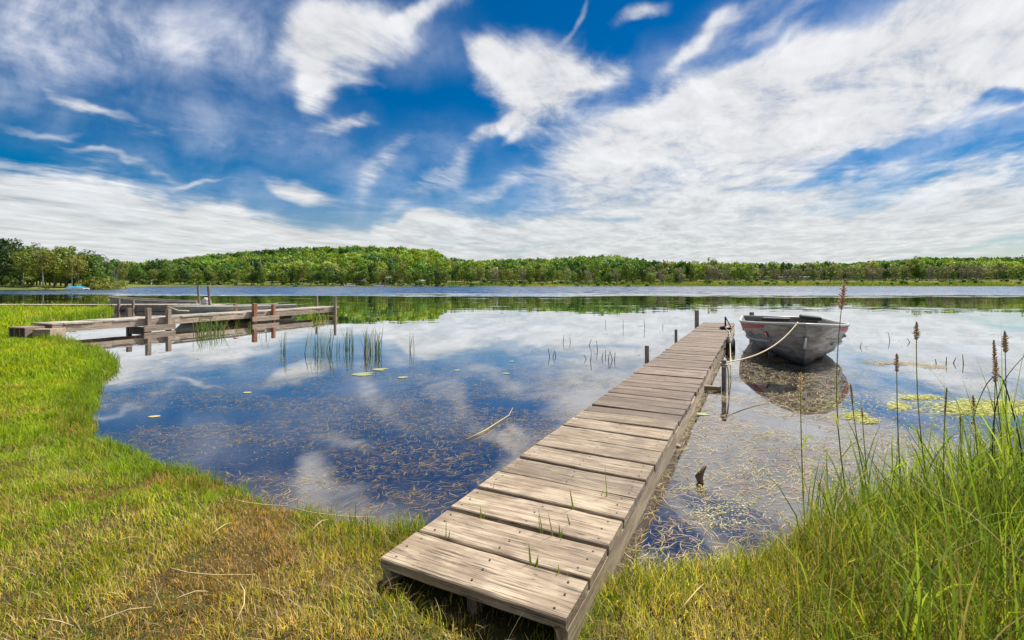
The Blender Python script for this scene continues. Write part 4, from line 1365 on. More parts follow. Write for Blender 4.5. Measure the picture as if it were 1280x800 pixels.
# two white boats on the far shore
for px, lab, sc_ in ((437, 'white motorboat lying at the far shore left of the brown cottage', 1.0), (474, 'white boat at the far shore in front of the grey cottage', .9)):
    X, Y = gp(px, 358.35)
    wb = thing('motorboat', (X - 2, Y, 0), lab, 'boat', rz=0)
    st = hull_sections(4.4 * sc_, 1.5, .75, .6, -.1, .1, .6, 10)
    build_hull('hull', st, M_hullwhite, M_seat, wb)
    mb = MB(); mb.box((1.9 * sc_, 0, .82), (.06, 1.1, .35), Matrix.Rotation(.4, 3, 'Y')); mb.build('windscreen', M_glass, wb)


# ------------------------------------------------------------------ grass
def blades(P, z, L, W, lean, col, tipcol=None, seg=2, curve=.5, leandir=None, r=rng):
    """P (n,2) bases; makes curved tapering blades"""
    n = len(P)
    a = r.uniform(0, 2 * math.pi, n) if leandir is None else leandir
    ld = np.stack([np.cos(a), np.sin(a)], 1)
    b = a + math.pi / 2 + r.uniform(-.9, .9, n)
    sd = np.stack([np.cos(b), np.sin(b)], 1)
    tl = lean * L
    V = []; base = np.column_stack([P, z])
    for k in range(seg + 1):
        f = k / seg
        off = tl * (f ** (1 + curve))
        hh = np.sqrt(np.maximum(1 - (lean * f ** curve) ** 2 * .75, .04)) * L * f
        c = base + np.column_stack([ld * off[:, None], hh])
        if k < seg:
            w = (W * (1 - f ** 1.7) * .5 + W * .12 * f)[:, None]
            V += [c - np.column_stack([sd * w, np.zeros(n)]), c + np.column_stack([sd * w, np.zeros(n)])]
        else:
            V.append(c)
    m = 2 * seg + 1
    VV = np.stack(V, 1).reshape(-1, 3)
    o = (np.arange(n) * m)[:, None]
    quads = np.concatenate([o + np.array([2 * k, 2 * k + 1, 2 * k + 3, 2 * k + 2]) for k in range(seg - 1)]) if seg > 1 else np.zeros((0, 4), int)
    tris = o + np.array([2 * seg - 2, 2 * seg - 1, 2 * seg])
    C = np.repeat(col, m, 0)
    return VV, quads, tris, C


def join_blades(name, parts, mat):
    off = 0; V = []; Qs = []; T = []; C = []
    for v, q, t_, c in parts:
        V.append(v); Qs.append(q + off); T.append(t_ + off); C.append(c); off += len(v)
    return np_mesh(name, np.concatenate(V), [np.concatenate(Qs), np.concatenate(T)], mat, col=np.concatenate(C))


def sample(n, x0, x1, y0, y1, r=rng):
    return np.column_stack([r.uniform(x0, x1, n), r.uniform(y0, y1, n)])


def inview(P, mx=1.22):
    return np.abs(P[:, 0]) < mx * P[:, 1] + .5


def under_dock(P):
    q = P - np.array([NL.x, NL.y])
    a = q @ np.array([DP.x, DP.y]); b = q @ np.array([DU.x, DU.y])
    return (a > -.01) & (a < WD + .01) & (b > -.02)


def lerpc(a, b, k):
    return np.asarray(a)[None] * (1 - k[:, None]) + np.asarray(b)[None] * k[:, None]


def lawn():
    parts = []; lay = []
    for (y0, y1, x0, x1, dens, Lm, Wm) in ((1.0, 3.4, -4.7, 4.5, 10500, .036, .0036), (3.4, 6, -7.8, 2, 6500, .042, .0052), (6, 12.5, -15.5, -3, 1900, .062, .010), (12.5, 30, -38, -8, 480, .12, .024)):
        n = int(dens * (x1 - x0) * (y1 - y0))
        P = sample(n, x0, x1, y0, y1); P = P[inview(P)]
        d = shore_d(P); k = d > .0; P, d = P[k], d[k]
        k = ~under_dock(P) | (rng.random(len(P)) < .12); P, d = P[k], d[k]
        n = len(P); z = land_z(P, d)
        X, Y = P[:, 0], P[:, 1]
        dry = fbm(X * .9, Y * .9, 4, 61) + .30 * (fbm(X * 4, Y * 4, 3, 62) - .5)
        # drier in front and around the dock, greener along the left bank
        bias = .20 * sstep(-2.9, -.6, X) - .16 * sstep(2.6, 4.6, Y) - .03 + .10 * sstep(2.9, 2.2, Y) * (X < .2)
        bias = bias + .13 * ((X > .35) & (X < 1.5)) - .12 * (X > 1.35)
        dr = .85 * sstep(.44, .80, dry + bias + rng.normal(0, .09, n))
        edge = sstep(.45, .05, d)
        dr = dr * (1 - .65 * edge)
        br = sstep(.52, .66, fbm(X * 1.7, Y * 1.7, 4, 71)) * sstep(5, 2.5, Y) * (X < .3)
        green = lerpc((.13, .24, .008), (.40, .49, .018), rng.random(n))
        green = np.where((fbm(X * .7, Y * .7, 3, 77) > .52)[:, None], green * np.array([1.15, 1.03, .9]), green)
        green = np.array([(.09, .15, .014)]) * edge[:, None] * .6 + green * (1 - edge[:, None] * .6)
        straw = lerpc((.38, .265, .06), (.66, .52, .19), rng.random(n))
        brown = lerpc((.24, .13, .035), (.56, .35, .12), rng.random(n))
        c = np.where((rng.random(n) < dr)[:, None], straw, green)
        c = np.where((rng.random(n) < br * .75)[:, None], brown, c)
        c = c * (.80 + .72 * fbm(X * 9, Y * 9, 3, 97))[:, None]
        gold = (X > .3) & (X < 2.2) & (Y < 3)
        c = np.where((gold & (rng.random(n) < .35))[:, None], lerpc((.44, .46, .06), (.66, .62, .15), rng.random(n)), c)
        L = Lm * rng.uniform(.35, 1.6, n) * (.55 + .9 * fbm(X * 11, Y * 11, 2, 83)) * (1 + .6 * edge) * (1 - .45 * br)
        tuft = sstep(.55, .72, fbm(X * 6, Y * 6, 2, 81)); L = L * (1 + .45 * tuft)
        L = np.where(gold, L * 1.1, L)
        parts.append(blades(P, z - .004, L, Wm * rng.uniform(.6, 1.3, n), rng.uniform(.15, .85, n), c, seg=2))
    o = join_blades('lawn_grass', parts, M_grass)
    tag(o, 'short mown grass covering the bank, green with dry brown patches', 'grass', kind='stuff')
    # flattened dead stems
    n = 16000
    P = sample(n, -3.6, 2.4, 1.0, 3.8); P = P[inview(P)]; d = shore_d(P)
    k = (d > .02) & ~under_dock(P); P, d = P[k], d[k]
    k = rng.random(len(P)) < sstep(.35, .65, fbm(P[:, 0] * 1.4, P[:, 1] * 1.4, 4, 61) + .2 * sstep(-2.4, 0, P[:, 0])); P, d = P[k], d[k]
    n = len(P)
    c = lerpc((.28, .19, .07), (.50, .40, .18), rng.random(n)); c = np.where((rng.random(n) < .3)[:, None], c * .5, c)
    v, q, t_, C = blades(P, land_z(P, d) + rng.uniform(.012, .05, n), rng.uniform(.025, .10, n) * np.where(rng.random(n) < .06, 1.7, 1), rng.uniform(.0014, .003, n), rng.uniform(.93, 1.0, n), c, seg=3, curve=.2)
    o = join_blades('dead_thatch', [(v, q, t_, C)], M_grass)
    tag(o, 'pale dead grass strands lying in the lawn', 'dry grass', kind='stuff')
    # taller tufts on the water's edge of the near left bank
    n = 26000
    P = sample(n, -9.5, 1.2, 1.4, 14); P = P[inview(P)]; d = shore_d(P)
    k = (d > -.02) & (d < .16) & ~under_dock(P); P, d = P[k], d[k]
    k = rng.random(len(P)) < sstep(.42, .6, fbm(P[:, 0] * 2.5, P[:, 1] * 2.5, 3, 91)); P, d = P[k], d[k]
    n = len(P)
    c = lerpc((.085, .145, .014), (.20, .24, .024), rng.random(n)); c = np.where((rng.random(n) < .15)[:, None], lerpc((.3, .22, .07), (.4, .3, .1), rng.random(n)), c)
    v = blades(P, np.maximum(land_z(P, d), -.01), rng.uniform(.05, .125, n) * (1 + P[:, 1] * .03), rng.uniform(.0035, .006, n) * (1 + P[:, 1] * .08), rng.uniform(.1, .75, n), c, seg=3)
    o = join_blades('bank_grass', [v], M_grass)
    tag(o, "taller dark green grass fringing the left bank at the water's edge", 'grass', kind='stuff')


lawn()


def tall_grass():
    # dense blades on the right bank
    P = sample(30000, .9, 5.2, 1.2, 4.3); d = shore_d(P)
    px = P[:, 0] / P[:, 1] * F + 640
    dens = sstep(985, 1060, px) * sstep(-.42, .08, d) * (1 - .55 * sstep(.9, 1.5, d))
    k = (rng.random(len(P)) < dens * .36) & (px < 1480); P, d, px = P[k], d[k], px[k]
    n = len(P)
    clump = fbm(P[:, 0] * 4, P[:, 1] * 4, 3, 101)
    L = rng.uniform(.14, .40, n) * (.55 + .75 * clump) * (1 + .6 * sstep(1120, 1290, px))
    tall = rng.random(n) < .10
    L = np.where(tall, L * 1.6, L)
    c = lerpc((.09, .165, .016), (.29, .36, .045), rng.random(n))
    c = np.where((rng.random(n) < .12)[:, None], lerpc((.32, .24, .09), (.48, .38, .17), rng.random(n)), c)
    a = blades(P, np.maximum(land_z(P, d), -.15), L, rng.uniform(.0028, .0075, n), rng.uniform(.08, .85, n), c, seg=4, curve=.9)
    # broad loose leaves
    P = sample(7000, .9, 5.2, 1.3, 4.3); d = shore_d(P); px = P[:, 0] / P[:, 1] * F + 640
    k = (rng.random(len(P)) < .17 * sstep(1000, 1090, px) * sstep(-.40, .02, d) * (1 - .8 * sstep(.7, 1.3, d)) * (1 + .8 * sstep(1180, 1280, px))) & (px < 1480); P, d, px = P[k], d[k], px[k]
    n = len(P)
    c = lerpc((.17, .27, .03), (.34, .42, .07), rng.random(n))
    L = rng.uniform(.28, .55, n) * (1 + .55 * sstep(1160, 1285, px))
    a2 = blades(P, np.maximum(land_z(P, d), -.15), L, rng.uniform(.007, .013, n), rng.uniform(.1, .75, n), c, seg=5, curve=1.1)
    # fine undergrowth
    P = sample(42000, .8, 4.4, 1.0, 3.4); d = shore_d(P); px = P[:, 0] / P[:, 1] * F + 640
    k = (d > .0) & (px > 905) & (px < 1480) & (rng.random(len(P)) < .3 + .7 * sstep(905, 1060, px)); P, d = P[k], d[k]
    n = len(P)
    c = lerpc((.12, .17, .015), (.30, .30, .035), rng.random(n)); c = np.where((rng.random(n) < .25)[:, None], lerpc((.34, .25, .08), (.54, .42, .16), rng.random(n)), c)
    b = blades(P, land_z(P, d), rng.uniform(.06, .2, n), rng.uniform(.002, .0045, n), rng.uniform(.2, .9, n), c, seg=3, curve=.8)
    o = join_blades('tall_grass', [a, a2, b], M_grass)
    tag(o, 'tall tangled green grass and reeds on the right bank', 'tall grass', kind='stuff')


tall_grass()


# stalks with seed heads, each its own plant
def stalk(label, px, py_top, bpx, bpy_, head, mat, leaves=2, bend=.03, stemm=None, name='reed_stalk', lw=.010):
    X, Y = gp(bpx, bpy_)
    top = Vector(((px - 640) / F * Y - X, 0, H + (HZ - py_top) / F * Y))
    zb = lz(X, Y); zb = min(zb, 0.05) if zb > 0 else max(zb, -.25)
    t = thing(name, (X, Y, zb), label, 'reed', None)
    top.z -= zb
    n = 9; pts = []
    for i in range(n):
        f = i / (n - 1)
        pts.append(Vector((top.x * f + bend * math.sin(math.pi * f), .02 * math.sin(2.2 * f), top.z * f)))
    mb = MB(); mb.tube(pts, [.0032 * (1 - .65 * i / (n - 1)) + .0006 for i in range(n)], 6)
    mb.build('stem', stemm or M_stem, t, True)
    # panicle: many small spikelets on a short axis
    hl, hw, dens = head; hl *= Y / F; hw *= Y / F
    if hl > 0:
        mb = MB(); d = (pts[-1] - pts[-2]).normalized(); b = pts[-1] - d * hl
        for k in range(dens):
            f = (k + .5) / dens
            p = b.lerp(pts[-1], f); wv = hw * math.sin(math.pi * min(1, .18 + f * .82)) ** .8
            an = k * 2.4; q = random.uniform(.35, 1)
            e = p + Vector((math.cos(an) * wv * q, math.sin(an) * wv * q, hl * .07))
            m_ = p.lerp(e, .55) + Vector((0, 0, hl * .03))
            mb.tube([p, m_, e + d * hl * .03], [.0014, .0036, .0009], 5)
        mb.build('seed_head', mat, t)
    for k in range(leaves):
        f = random.uniform(.2, .62); i = int(f * (n - 1)); p = pts[i]
        an = random.uniform(0, 6.28); L = random.uniform(.14, .26); sd = Vector((-math.sin(an), math.cos(an), .2))
        dv = Vector((math.cos(an), math.sin(an), 0))
        lp = [p, p + dv * L * .3 + Vector((0, 0, L * .42)), p + dv * L * .65 + Vector((0, 0, L * .66)), p + dv * L + Vector((0, 0, L * .68))]
        mb = MB(); mb.strip(lp, [lw * .6, lw * 1.1, lw * .8, .0008], sd); mb.build('leaf', M_bladeleaf, t, True)
    return t


M_bladeleaf = leafmat('reed_leaf', False, [(0, (.17, .23, .03)), (1, (.27, .30, .045))], trans=.4, hue_noise=.2, nscale=8)
stalk('tallest reed stalk with a pinkish plume, rising past the right edge of the aluminium boat', 1058, 354, 1062, 640, (34, 7, 60), M_seedpink, 2, -.05)
stalk("short stalk with a tan seed head standing in the boat's reflection", 1003, 468, 1006, 652, (26, 5, 50), M_seedtan, 1, 0)
stalk('leaning stalk with a narrow brown head just right of the boat reflection', 1066, 482, 1092, 650, (24, 3, 36), M_seed, 1, -.01)
stalk('stalk with a brown head standing in front of the tan floating weed streak', 1124, 444, 1128, 650, (22, 4.5, 44), M_seed, 2, .0)
stalk('tall stalk with a knobbly dark brown head left of the algae mat', 1149, 404, 1166, 655, (22, 5, 44), M_seed, 2, -.02)
stalk('stalk ending in a pointed green-brown bud at the left end of the algae mat', 1187, 488, 1180, 660, (34, 1.8, 30), M_seed, 1, .0)
stalk('slanting stalk with a long dark red-brown head among the right-hand reeds', 1246, 428, 1268, 650, (34, 3.6, 50), M_seedpink, 2, -.01)
stalk('upright stalk with a plump brown head, tallest among the right-hand reeds', 1260, 416, 1262, 655, (26, 5.5, 60), M_seed, 2, .01)
stalk('stalk with a loose pinkish head in front of the plump-headed reed', 1249, 452, 1246, 660, (28, 6, 44), M_seedpink, 1, .0)
stalk('short stalk with a small red-brown head above the algae mat', 1220, 496, 1232, 650, (20, 3.6, 30), M_seedpink, 1, .0)
stalk('thin low stalk with a small dark head between the leaning stalk and the tall reeds', 1080, 510, 1090, 640, (14, 2.4, 24), M_seed, 0, .0)
stalk('low stalk with a small brown head in the middle of the right-hand reeds', 1204, 520, 1208, 650, (14, 2.4, 24), M_seed, 1, .0)
# dark arching reed
for lab, p in (('dark reed arching down over the algae mat with a drooping reddish tip', [(1283, 640), (1276, 560), (1262, 500), (1250, 470), (1235, 478), (1222, 505), (1216, 528)]),
               ('thin dark reed bowed over to the right edge of the bank', [(1239, 655), (1240, 580), (1243, 520), (1256, 475), (1285, 440)])):
    Y = 2.45
    t = thing('arching_reed', (at(*p[0], Y)[0], Y, 0), lab, 'reed')
    q = [Vector(at(a, b, Y)) - t.location for a, b in p]
    q = [q[0].lerp(q[0], 0)] + q[1:]
    fine_ = []
    for i in range(len(q) - 1):
        p0, p1, p2, p3 = q[max(i - 1, 0)], q[i], q[i + 1], q[min(i + 2, len(q) - 1)]
        for s_ in np.linspace(0, 1, 6)[:-1]:
            fine_.append(.5 * ((2 * p1) + (p2 - p0) * s_ + (2 * p0 - 5 * p1 + 4 * p2 - p3) * s_ ** 2 + (3 * p1 - p0 - 3 * p2 + p3) * s_ ** 3))
    fine_.append(q[-1])
    mb = MB(); mb.tube(fine_, [.004 - .0028 * i / (len(fine_) - 1) for i in range(len(fine_))], 6); mb.build('stem', M_darkstem, t, True)
    mb = MB()
    for k in range(14):
        e = fine_[-1] + Vector((random.uniform(-.014, .014), random.uniform(-.012, .012), random.uniform(-.014, .008))); mb.tube([fine_[-1], e], [.0024, .0012], 5)
    mb.build('seed_head', M_seedpink, t)


# reeds and sedge along the far shore
def shore_reeds():
    P = sample(60000, -110, 235, 184, 228); d = sdist(P, FARSH)
    px = P[:, 0] / P[:, 1] * F + 640
    wide = np.where(px > 700, 30, np.where(px > 560, 14, 3.0))
    k = (d > .2) & (d < wide * (.6 + .8 * fbm(P[:, 0] * .05, P[:, 1] * .1, 3, 151))) & (px > 165) & (px < 1360); P = P[k]; n = len(P)
    q = fbm(P[:, 0] * .06, P[:, 1] * .12, 3, 161) + rng.normal(0, .10, n)
    c = lerpc((.10, .17, .028), (.30, .30, .07), np.clip((q - .3) * 2.5, 0, 1))
    v = blades(P, far_z(P) - .05, rng.uniform(.35, 1.0, n), rng.uniform(.08, .2, n), rng.uniform(.05, .5, n), c, seg=2)
    o = join_blades('shore_reeds', [v], M_grass)
    tag(o, 'pale green reeds and sedge lining the far lake shore', 'reeds', kind='stuff')


shore_reeds()


# reed clumps in the bay
def reed_clump(label, px, py, n, wpx, hpx, tint=0, lean=.25, wid=.010, dark=.35):
    X, Y = gp(px, py)
    t = thing('reed_clump', (X, Y, 0), label, 'reeds')
    r = np.random.default_rng(int(px * 7 + py))
    sx = wpx / F * Y / 2
    P = np.column_stack([r.uniform(-1, 1, n) * sx, r.uniform(-1, 1, n) * sx * .7])
    L = hpx / F * Y * r.uniform(.5, 1.1, n) + .12
    c = np.array([(.05, .09, .02), (.10, .16, .03)][tint])[None] * r.uniform(.6, 1.5, (n, 1)) * np.array([1, 1, 1])[None]
    c = np.where((r.random(n) < .15)[:, None], np.array([.30, .26, .10])[None], c)
    v = blades(P, np.full(n, -.12), L, np.full(n, wid), r.uniform(.02, lean * 2, n), c, seg=4, curve=1.0, r=r)
    VV, qd, tr, C = v
    o = np_mesh('blades', VV, [qd, tr], M_grass, t, col=C)
    return t


reed_clump('bright green grass clump growing beside the middle of the side dock', 263, 416, 60, 34, 25, 1, .3, .018)
reed_clump('small yellowish grass clump between the paired posts of the side dock', 300, 411, 14, 26, 16, 1, .5, .014)
reed_clump('low green clump at the outer end of the side dock', 399, 399, 46, 20, 14, 1, .6, .03)
reed_clump('few thin reeds left of the main reed group in the bay', 355, 440, 9, 9, 32, 0, .12, .010)
reed_clump('spread-out group of upright reeds near the middle of the bay', 403, 441, 36, 46, 36, 0, .15, .012)
reed_clump('narrow reed tuft between the spread-out group and the dense tuft', 437, 437, 16, 12, 30, 0, .12, .012)
reed_clump('dense dark reed tuft standing in the bay', 466, 441, 40, 20, 36, 0, .15, .012)
reed_clump('slanting thin reeds apart to the right of the dense tuft', 513, 438, 7, 20, 30, 0, .3, .010)
reed_clump('few thin blades beneath the paired posts of the side dock', 325, 420, 8, 24, 20, 0, .3, .010)

# bare stems standing in the open water
R = np.random.default_rng(33)
for px, py in [(691, 446), (704, 428), (713, 428), (733, 449), (739, 452), (737, 432), (747, 438), (752, 448), (757, 445), (760, 451), (765, 450), (768, 450), (695, 445), (687, 446), (757, 406), (779, 410), (806, 411), (1112, 426), (1137, 428), (1171, 455), (1183, 455), (1192, 454), (1204, 455), (1075, 434), (828, 410)]:
    X, Y = gp(px, py)
    mb = MB(); hgt = R.uniform(5, 13) / F * Y
    mb.tube([(0, 0, -.15), (R.uniform(-.01, .01), 0, 0), (R.uniform(-.04, .04), R.uniform(-.03, .03), hgt)], [.007, .007, .004], 6)
    o = tag(mb.build('reed_stub', M_darkstem), 'short dark dead stem sticking out of open water', 'stem', 'dead stems standing in the water')
    o.location = (X, Y, 0)

# ------------------------------------------------------------------ floating and drowned weed
def weeds():
    parts = []
    # left bay, mostly just below the surface
    n = 260000
    P = sample(n, -6.5, 4.5, 2.1, 9.5); d = shore_d(P); P = P[inview(P, 1.15)]; d = shore_d(P)
    px = P[:, 0] / P[:, 1] * F + 640
    side = (P - np.array([NL.x, NL.y])) @ np.array([DP.x, DP.y])
    k = (d < -.02) & (side < 0); P, d = P[k], d[k]
    f = fbm(P[:, 0] * 1.1 + 3, P[:, 1] * 1.8, 4, 121)
    k = rng.random(len(P)) < sstep(.26, .56, f) * (1 - .75 * sstep(4.2, 8.5, P[:, 1])) * .9; P, d, f = P[k], d[k], f[k]
    n = len(P)
    c = lerpc((.13, .08, .035), (.52, .39, .21), rng.random(n) ** 1.5)
    c = np.where((rng.random(n) < .06)[:, None], np.array([.36, .34, .08])[None], c)
    zz = -rng.uniform(.0, .07, n); zz = np.where(rng.random(n) < .48, .004, zz)
    parts.append((P, zz, c, rng.uniform(.012, .085, n), rng.uniform(.0011, .0034, n)))
    # right of the dock: thick floating stems
    n = 420000
    P = sample(n, .3, 12, 1.6, 10); P = P[inview(P, 1.15)]; d = shore_d(P)
    side = (P - np.array([NL.x, NL.y])) @ np.array([DP.x, DP.y])
    k = (d < -.0) & (side > WD); P, d = P[k], d[k]
    px = P[:, 0] / P[:, 1] * F + 640
    f = fbm(P[:, 0] * 1.3, P[:, 1] * 1.9, 4, 131)
    k = rng.random(len(P)) < sstep(.22, .58, f) * (1 - sstep(5.6, 9.5, P[:, 1]) * .93) * np.where(px > 1050, 1 - .7 * sstep(3.2, 5.0, P[:, 1]), 1) * .55 * (1 - .45 * sstep(4.2, 6, P[:, 1])); P, d = P[k], d[k]
    n = len(P)
    c = lerpc((.13, .075, .035), (.60, .48, .32), rng.random(n) ** 1.5)
    c = np.where((rng.random(n) < .10)[:, None], np.array([.42, .40, .10])[None], c)
    zz = np.where(rng.random(n) < .62, .004, -rng.uniform(0, .05, n))
    parts.append((P, zz, c, rng.uniform(.015, .11, n) * (1 + .05 * P[:, 1]), rng.uniform(.0011, .0034, n) * (1 + .10 * P[:, 1])))
    # thin specks further out in the bay and lake
    n = 5200
    P = sample(n, -14, 14, 7.5, 24); d = shore_d(P); k = (d < -.3); P = P[k]; f = fbm(P[:, 0] * .5, P[:, 1] * .9, 4, 141)
    k = rng.random(len(P)) < sstep(.5, .68, f) * .8; P = P[k]; n = len(P)
    parts.append((P, np.full(n, .004), lerpc((.10, .08, .035), (.34, .30, .13), rng.random(n)), rng.uniform(.04, .16, n), rng.uniform(.012, .03, n)))
    # the long tan streak right of the boat
    n = 420
    q = rng.random(n); pxl = 1082 + q * 95 + rng.normal(0, 6, n); pyl = 452 + q * 6 + 2.2 * np.sin(q * 9) * rng.random(n) + rng.normal(0, 1.1, n)
    P = np.array([gp(a, b) for a, b in zip(pxl, pyl)])
    parts.append((P, np.full(n, .005), lerpc((.16, .11, .045), (.42, .34, .17), rng.random(n)), rng.uniform(.03, .14, n), rng.uniform(.006, .018, n)))
    V = []; Fq = []; C = []; off = 0
    for P, zz, c, L, W in parts:
        c = np.where((zz < 0)[:, None], c * np.array([.55, .5, .45]), c)
        n = len(P); a = rng.normal(.35, .9, n); u = np.stack([np.cos(a), np.sin(a)], 1); w = np.stack([-u[:, 1], u[:, 0]], 1)
        bend = rng.uniform(-.25, .25, n)
        A = P - u * L[:, None] / 2; B = P + w * (bend * L)[:, None]; D = P + u * L[:, None] / 2
        vv = []
        for X_, wd in ((A, .35), (B, .5), (D, .2)):
            o_ = w * (W * wd)[:, None]
            tz = zz + rng.uniform(0, .002, n)
            vv += [np.column_stack([X_ - o_, tz]), np.column_stack([X_ + o_, tz])]
        V.append(np.stack(vv, 1).reshape(-1, 3))
        o_ = (np.arange(n) * 6)[:, None] + off
        Fq += [o_ + np.array([0, 1, 3, 2]), o_ + np.array([2, 3, 5, 4])]
        C.append(np.repeat(c, 6, 0)); off += 6 * n
    o = np_mesh('floating_weeds', np.concatenate(V), [np.concatenate(Fq)], M_weed, col=np.concatenate(C))
    tag(o, 'brown and tan broken weed stems drifting on and just under the water', 'water weeds', kind='stuff')
    print('weeds', off // 6)


weeds()


def algae():
    V = []; Fs = []; C = []
    def patch(px, py, wx, wy, n, c0, c1, s):
        nonlocal V, Fs, C
        for _ in range(n * 4):
            a = rng.uniform(0, 6.28); q = math.sqrt(rng.random()) * (1 + .25 * rng.normal())
            X, Y = gp(px + wx * q * math.cos(a), py + wy * q * math.sin(a))
            r_ = s * .42 * rng.uniform(.3, 1.3); m = 6; b = len(V)
            z = .005 + rng.uniform(0, .006)
            col = np.asarray(c0) * (1 - rng.random()) + np.asarray(c1) * rng.random()
            for k in range(m):
                t_ = 6.283 * k / m; rr_ = r_ * rng.uniform(.3, 1.3)
                V.append((X + rr_ * math.cos(t_) * 1.8, Y + rr_ * math.sin(t_) * .8, z)); C.append(col)
            Fs.append(tuple(range(b, b + m)))
    yg0, yg1 = (.32, .33, .05), (.50, .47, .10)
    patch(1230, 510, 62, 9, 520, yg0, yg1, .035)
    patch(1150, 497, 30, 3, 110, yg0, yg1, .03)
    patch(1125, 508, 16, 6, 90, yg0, yg1, .025)
    patch(1068, 520, 18, 5, 90, yg0, yg1, .025)
    patch(1085, 527, 14, 3, 50, yg0, yg1, .022)
    patch(1060, 505, 40, 14, 60, yg0, yg1, .02)
    for px, py, wx, wy, n in ((925, 632, 22, 9, 110), (890, 640, 26, 8, 90), (905, 655, 30, 7, 60), (880, 562, 12, 4, 40), (1000, 545, 40, 10, 60), (950, 590, 40, 14, 70), (870, 612, 14, 6, 40), (1290, 500, 30, 9, 120)):
        patch(px, py, wx * 1.25, wy * 1.3, int(n * .8), (.40, .37, .15), (.55, .51, .26), .008)
    for px, py, wx, wy, n in ((500, 525, 60, 14, 40), (330, 560, 60, 14, 40), (420, 600, 60, 14, 30), (560, 470, 30, 4, 30)):
        patch(px, py, wx * 1.3, wy * 1.3, n // 2, (.32, .26, .12), (.5, .42, .22), .010)
    mb = MB(); me = bpy.data.meshes.new('algae'); me.from_pydata(V, [], Fs); me.materials.append(M_weed)
    ca = me.color_attributes.new('tint', 'FLOAT_COLOR', 'POINT'); cc = np.ones((len(V), 4), np.float32); cc[:, :3] = np.array(C); ca.data.foreach_set('color', cc.ravel())
    o = bpy.data.objects.new('algae', me); link(o)
    tag(o, 'yellow-green algae scum floating in patches right of the dock', 'algae', kind='stuff')


algae()

for lab, px, py, rx, tan in (('pale lily pad beside the dense reed tuft, nearer one of two', 455, 468, .28, 0), ('pale lily pad touching the foot of the dense reed tuft', 476, 462, .22, 0),
                             ('faint green lily pad alone to the right of the two pale pads', 504, 472, .14, 0), ('whitish lily pad floating in open water left of the first dock post', 633, 467, .10, 0),
                             ('yellowed leaf floating in the left half of the bay', 193, 521, .13, 1), ('yellow leaf drifting right of the other yellowed leaf in the bay', 309, 491, .12, 1),
                             ('green lily pad pressed against the right side of the dock', 879, 518, .11, 0), ('pale leaf in the water beyond the slanting reeds', 572, 463, .10, 0),
                             ('bright lily pad above the floating reed stem in the bay', 640, 452, .09, 0)):
    X, Y = gp(px, py)
    mb = MB(); mb.disc((0, 0, .004), rx * .5 * 1.3 * (.6 if tan else .85), rx * .5 * (.5 if tan else .85), 14, random.uniform(-.3, .3), .08, not tan)
    o = tag(mb.build('lily_pad' if not tan else 'floating_leaf', M_lilytan if tan else M_lily), lab, 'lily pad' if not tan else 'leaf'); o.location = (X, Y, 0)

# floating reed stem, dead branch, fallen straw
a = Vector((*gp(583, 551), .012)); b = Vector((*gp(636, 521), .014)); c = Vector((*gp(641, 516), .05))
mb = MB(); mb.tube([a, a.lerp(b, .35) + Vector((.02, -.01, 0)), a.lerp(b, .7) + Vector((.015, 0, .003)), b, c], [.0045, .006, .0055, .004, .002], 7)
tag(mb.build('floating_reed', M_reedstem, None, True), 'single tan reed stem floating in the dark blue water left of the dock', 'reed')
X, Y = gp(876, 603)
mb = MB(); mb.tube([(.03, 0, -.12), (.0, 0, 0), (-.012, .0, .035), (.012, .01, .065), (.035, .01, .105)], [.014, .018, .026, .015, .009], 8)
mb.tube([(.004, 0, .05), (-.012, .0, .06), (-.016, 0, .068)], [.010, .008, .004], 6)
o = tag(mb.build('dead_branch', M_stick, None, True), 'short dark dead branch sticking out of the weedy water right of the dock', 'branch'); o.location = (X, Y, 0)

STR = [((213, 721), (315, 731), 'long straw lying crosswise in the dry grass left of the dock'), ((300, 742), (293, 795), 'curved straw pointing down near the bottom edge of the lawn'),
       ((290, 628), (360, 635), 'pale bent straw near the bare patch by the water'), ((365, 637), (470, 645), 'long straw lying along the bank toward the dock'),
       ((140, 686), (172, 680), 'short straw in the green part of the left lawn'), ((215, 770), (260, 758), 'pale straw slanting upward near the bottom of the lawn'),
       ((50, 784), (92, 794), 'straw in the lower left corner of the lawn'), ((263, 680), (290, 664), 'straw slanting above the long crosswise straw'),
       ((105, 795), (190, 775), 'long low straw near the lower left of the lawn'), ((390, 670), (410, 655), 'short straw below the bank straw'),
       ((850, 770), (880, 742), 'straw standing out of the golden grass right of the dock'), ((1150, 770), (1140, 740), 'bent dry stalk in front of the right-hand tall grass')]
for (p, q, lab) in STR:
    A = Vector((*gp(p[0], p[1], .06), 0)); B = Vector((*gp(q[0], q[1], .06), 0))
    A.z = lz(A.x, A.y) + .045; B.z = lz(B.x, B.y) + .05
    m_ = A.lerp(B, .5); sd = Vector((-(B - A).y, (B - A).x, 0)) * random.uniform(-.12, .12)
    mb = MB(); mb.tube([A, A.lerp(B, .3) + sd * .8 + Vector((0, 0, .008)), A.lerp(B, .65) + sd + Vector((0, 0, .012)), B], [.0022, .0026, .0022, .001], 6)
    tag(mb.build('dry_straw', M_straw, None, True), lab, 'straw')

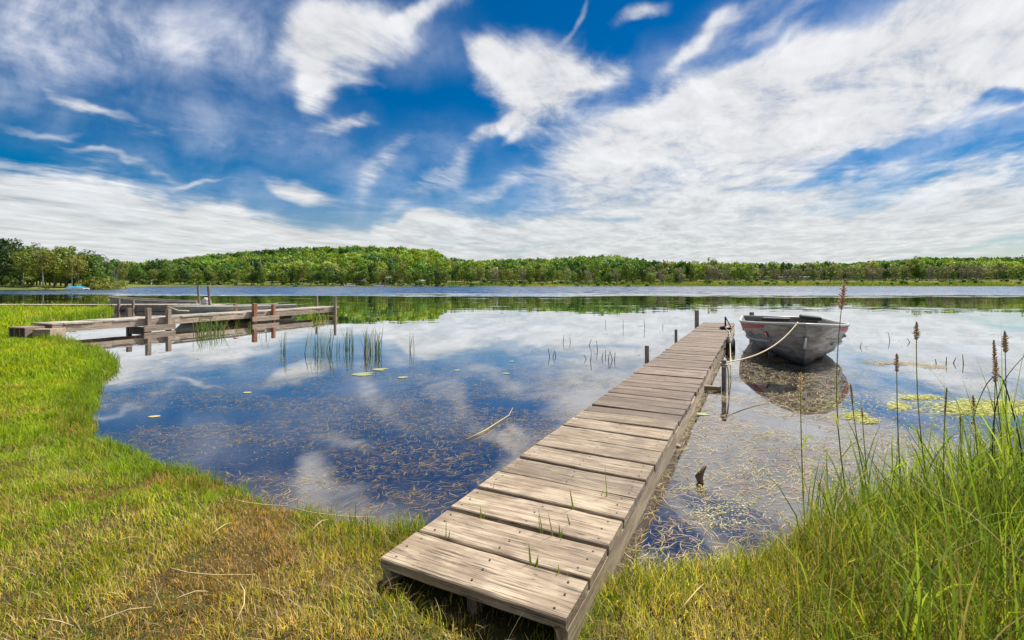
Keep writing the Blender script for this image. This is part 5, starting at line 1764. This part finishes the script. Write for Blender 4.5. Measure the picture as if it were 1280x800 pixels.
# grass blades growing up between the first boards
def blade_plant(label, pts, w, n=1):
    """pts: photo pixels of the root on the deck and of the tip"""
    (p, q) = pts
    X, Y = gp(p[0], p[1], DZ - .01)
    z1 = H + (HZ - q[1]) / F * Y
    top = Vector(((q[0] - 640) / F * Y - X, random.uniform(-.01, .02), z1 - DZ + .03))
    mb = MB()
    for k in range(n):
        off = Vector((random.uniform(-.012, .012), random.uniform(-.003, .003), 0)) * (k > 0)
        tp = top * (1 if k == 0 else random.uniform(.3, .75)) + Vector((random.uniform(-.04, .04), random.uniform(-.03, .01), 0)) * (k > 0)
        b = Vector((0, 0, -.04)) + off
        ps = [b, b.lerp(tp, .45) + Vector((.0, .004, .004)), b.lerp(tp, .8), tp]
        w_ = w * 1.5; mb.strip(ps, [w_, w_, w_ * .7, .0006], (1, .25, 0))
    o = tag(mb.build('grass_tuft', M_bladeleaf, None, True), label, 'grass tuft'); o.location = (X, Y, DZ - .03)


for lab, pts, w, n in (
        ('upright blade with a leafy base in the second gap of the dock boards', ((665, 708), (661, 680)), .006, 5),
        ('flat tuft near the right end of the second gap in the boards', ((700, 720), (698, 705)), .005, 5),
        ('pair of thin blades left in the fourth gap of the boards', ((681, 667), (673, 637)), .0035, 2),
        ('slanting blade in the fourth gap beside the pair of thin blades', ((694, 671), (685, 639)), .004, 1),
        ('split green tuft at the middle of the fourth gap', ((702, 674), (699, 656)), .005, 4),
        ('single broad blade standing in the fifth gap of the boards', ((720, 640), (712, 610)), .006, 1),
        ('blade leaning right across the board beyond the split tuft', ((717, 660), (709, 643)), .005, 2),
        ('thin tall blade in the seventh gap near the right edge', ((760, 624), (757, 583)), .003, 2),
        ('short bent blade beside the thin tall blade', ((744, 622), (756, 610)), .004, 1),
        ('small green tuft at the left in the third gap of the boards', ((604, 648), (600, 634)), .005, 4),
        ('small blades at the left end of the first gap', ((557, 674), (557, 652)), .003, 3),
        ('tiny blades at the left edge in the fifth gap', ((613, 614), (618, 603)), .003, 2)):
    blade_plant(lab, pts, w, n)

bpy.context.view_layer.update()
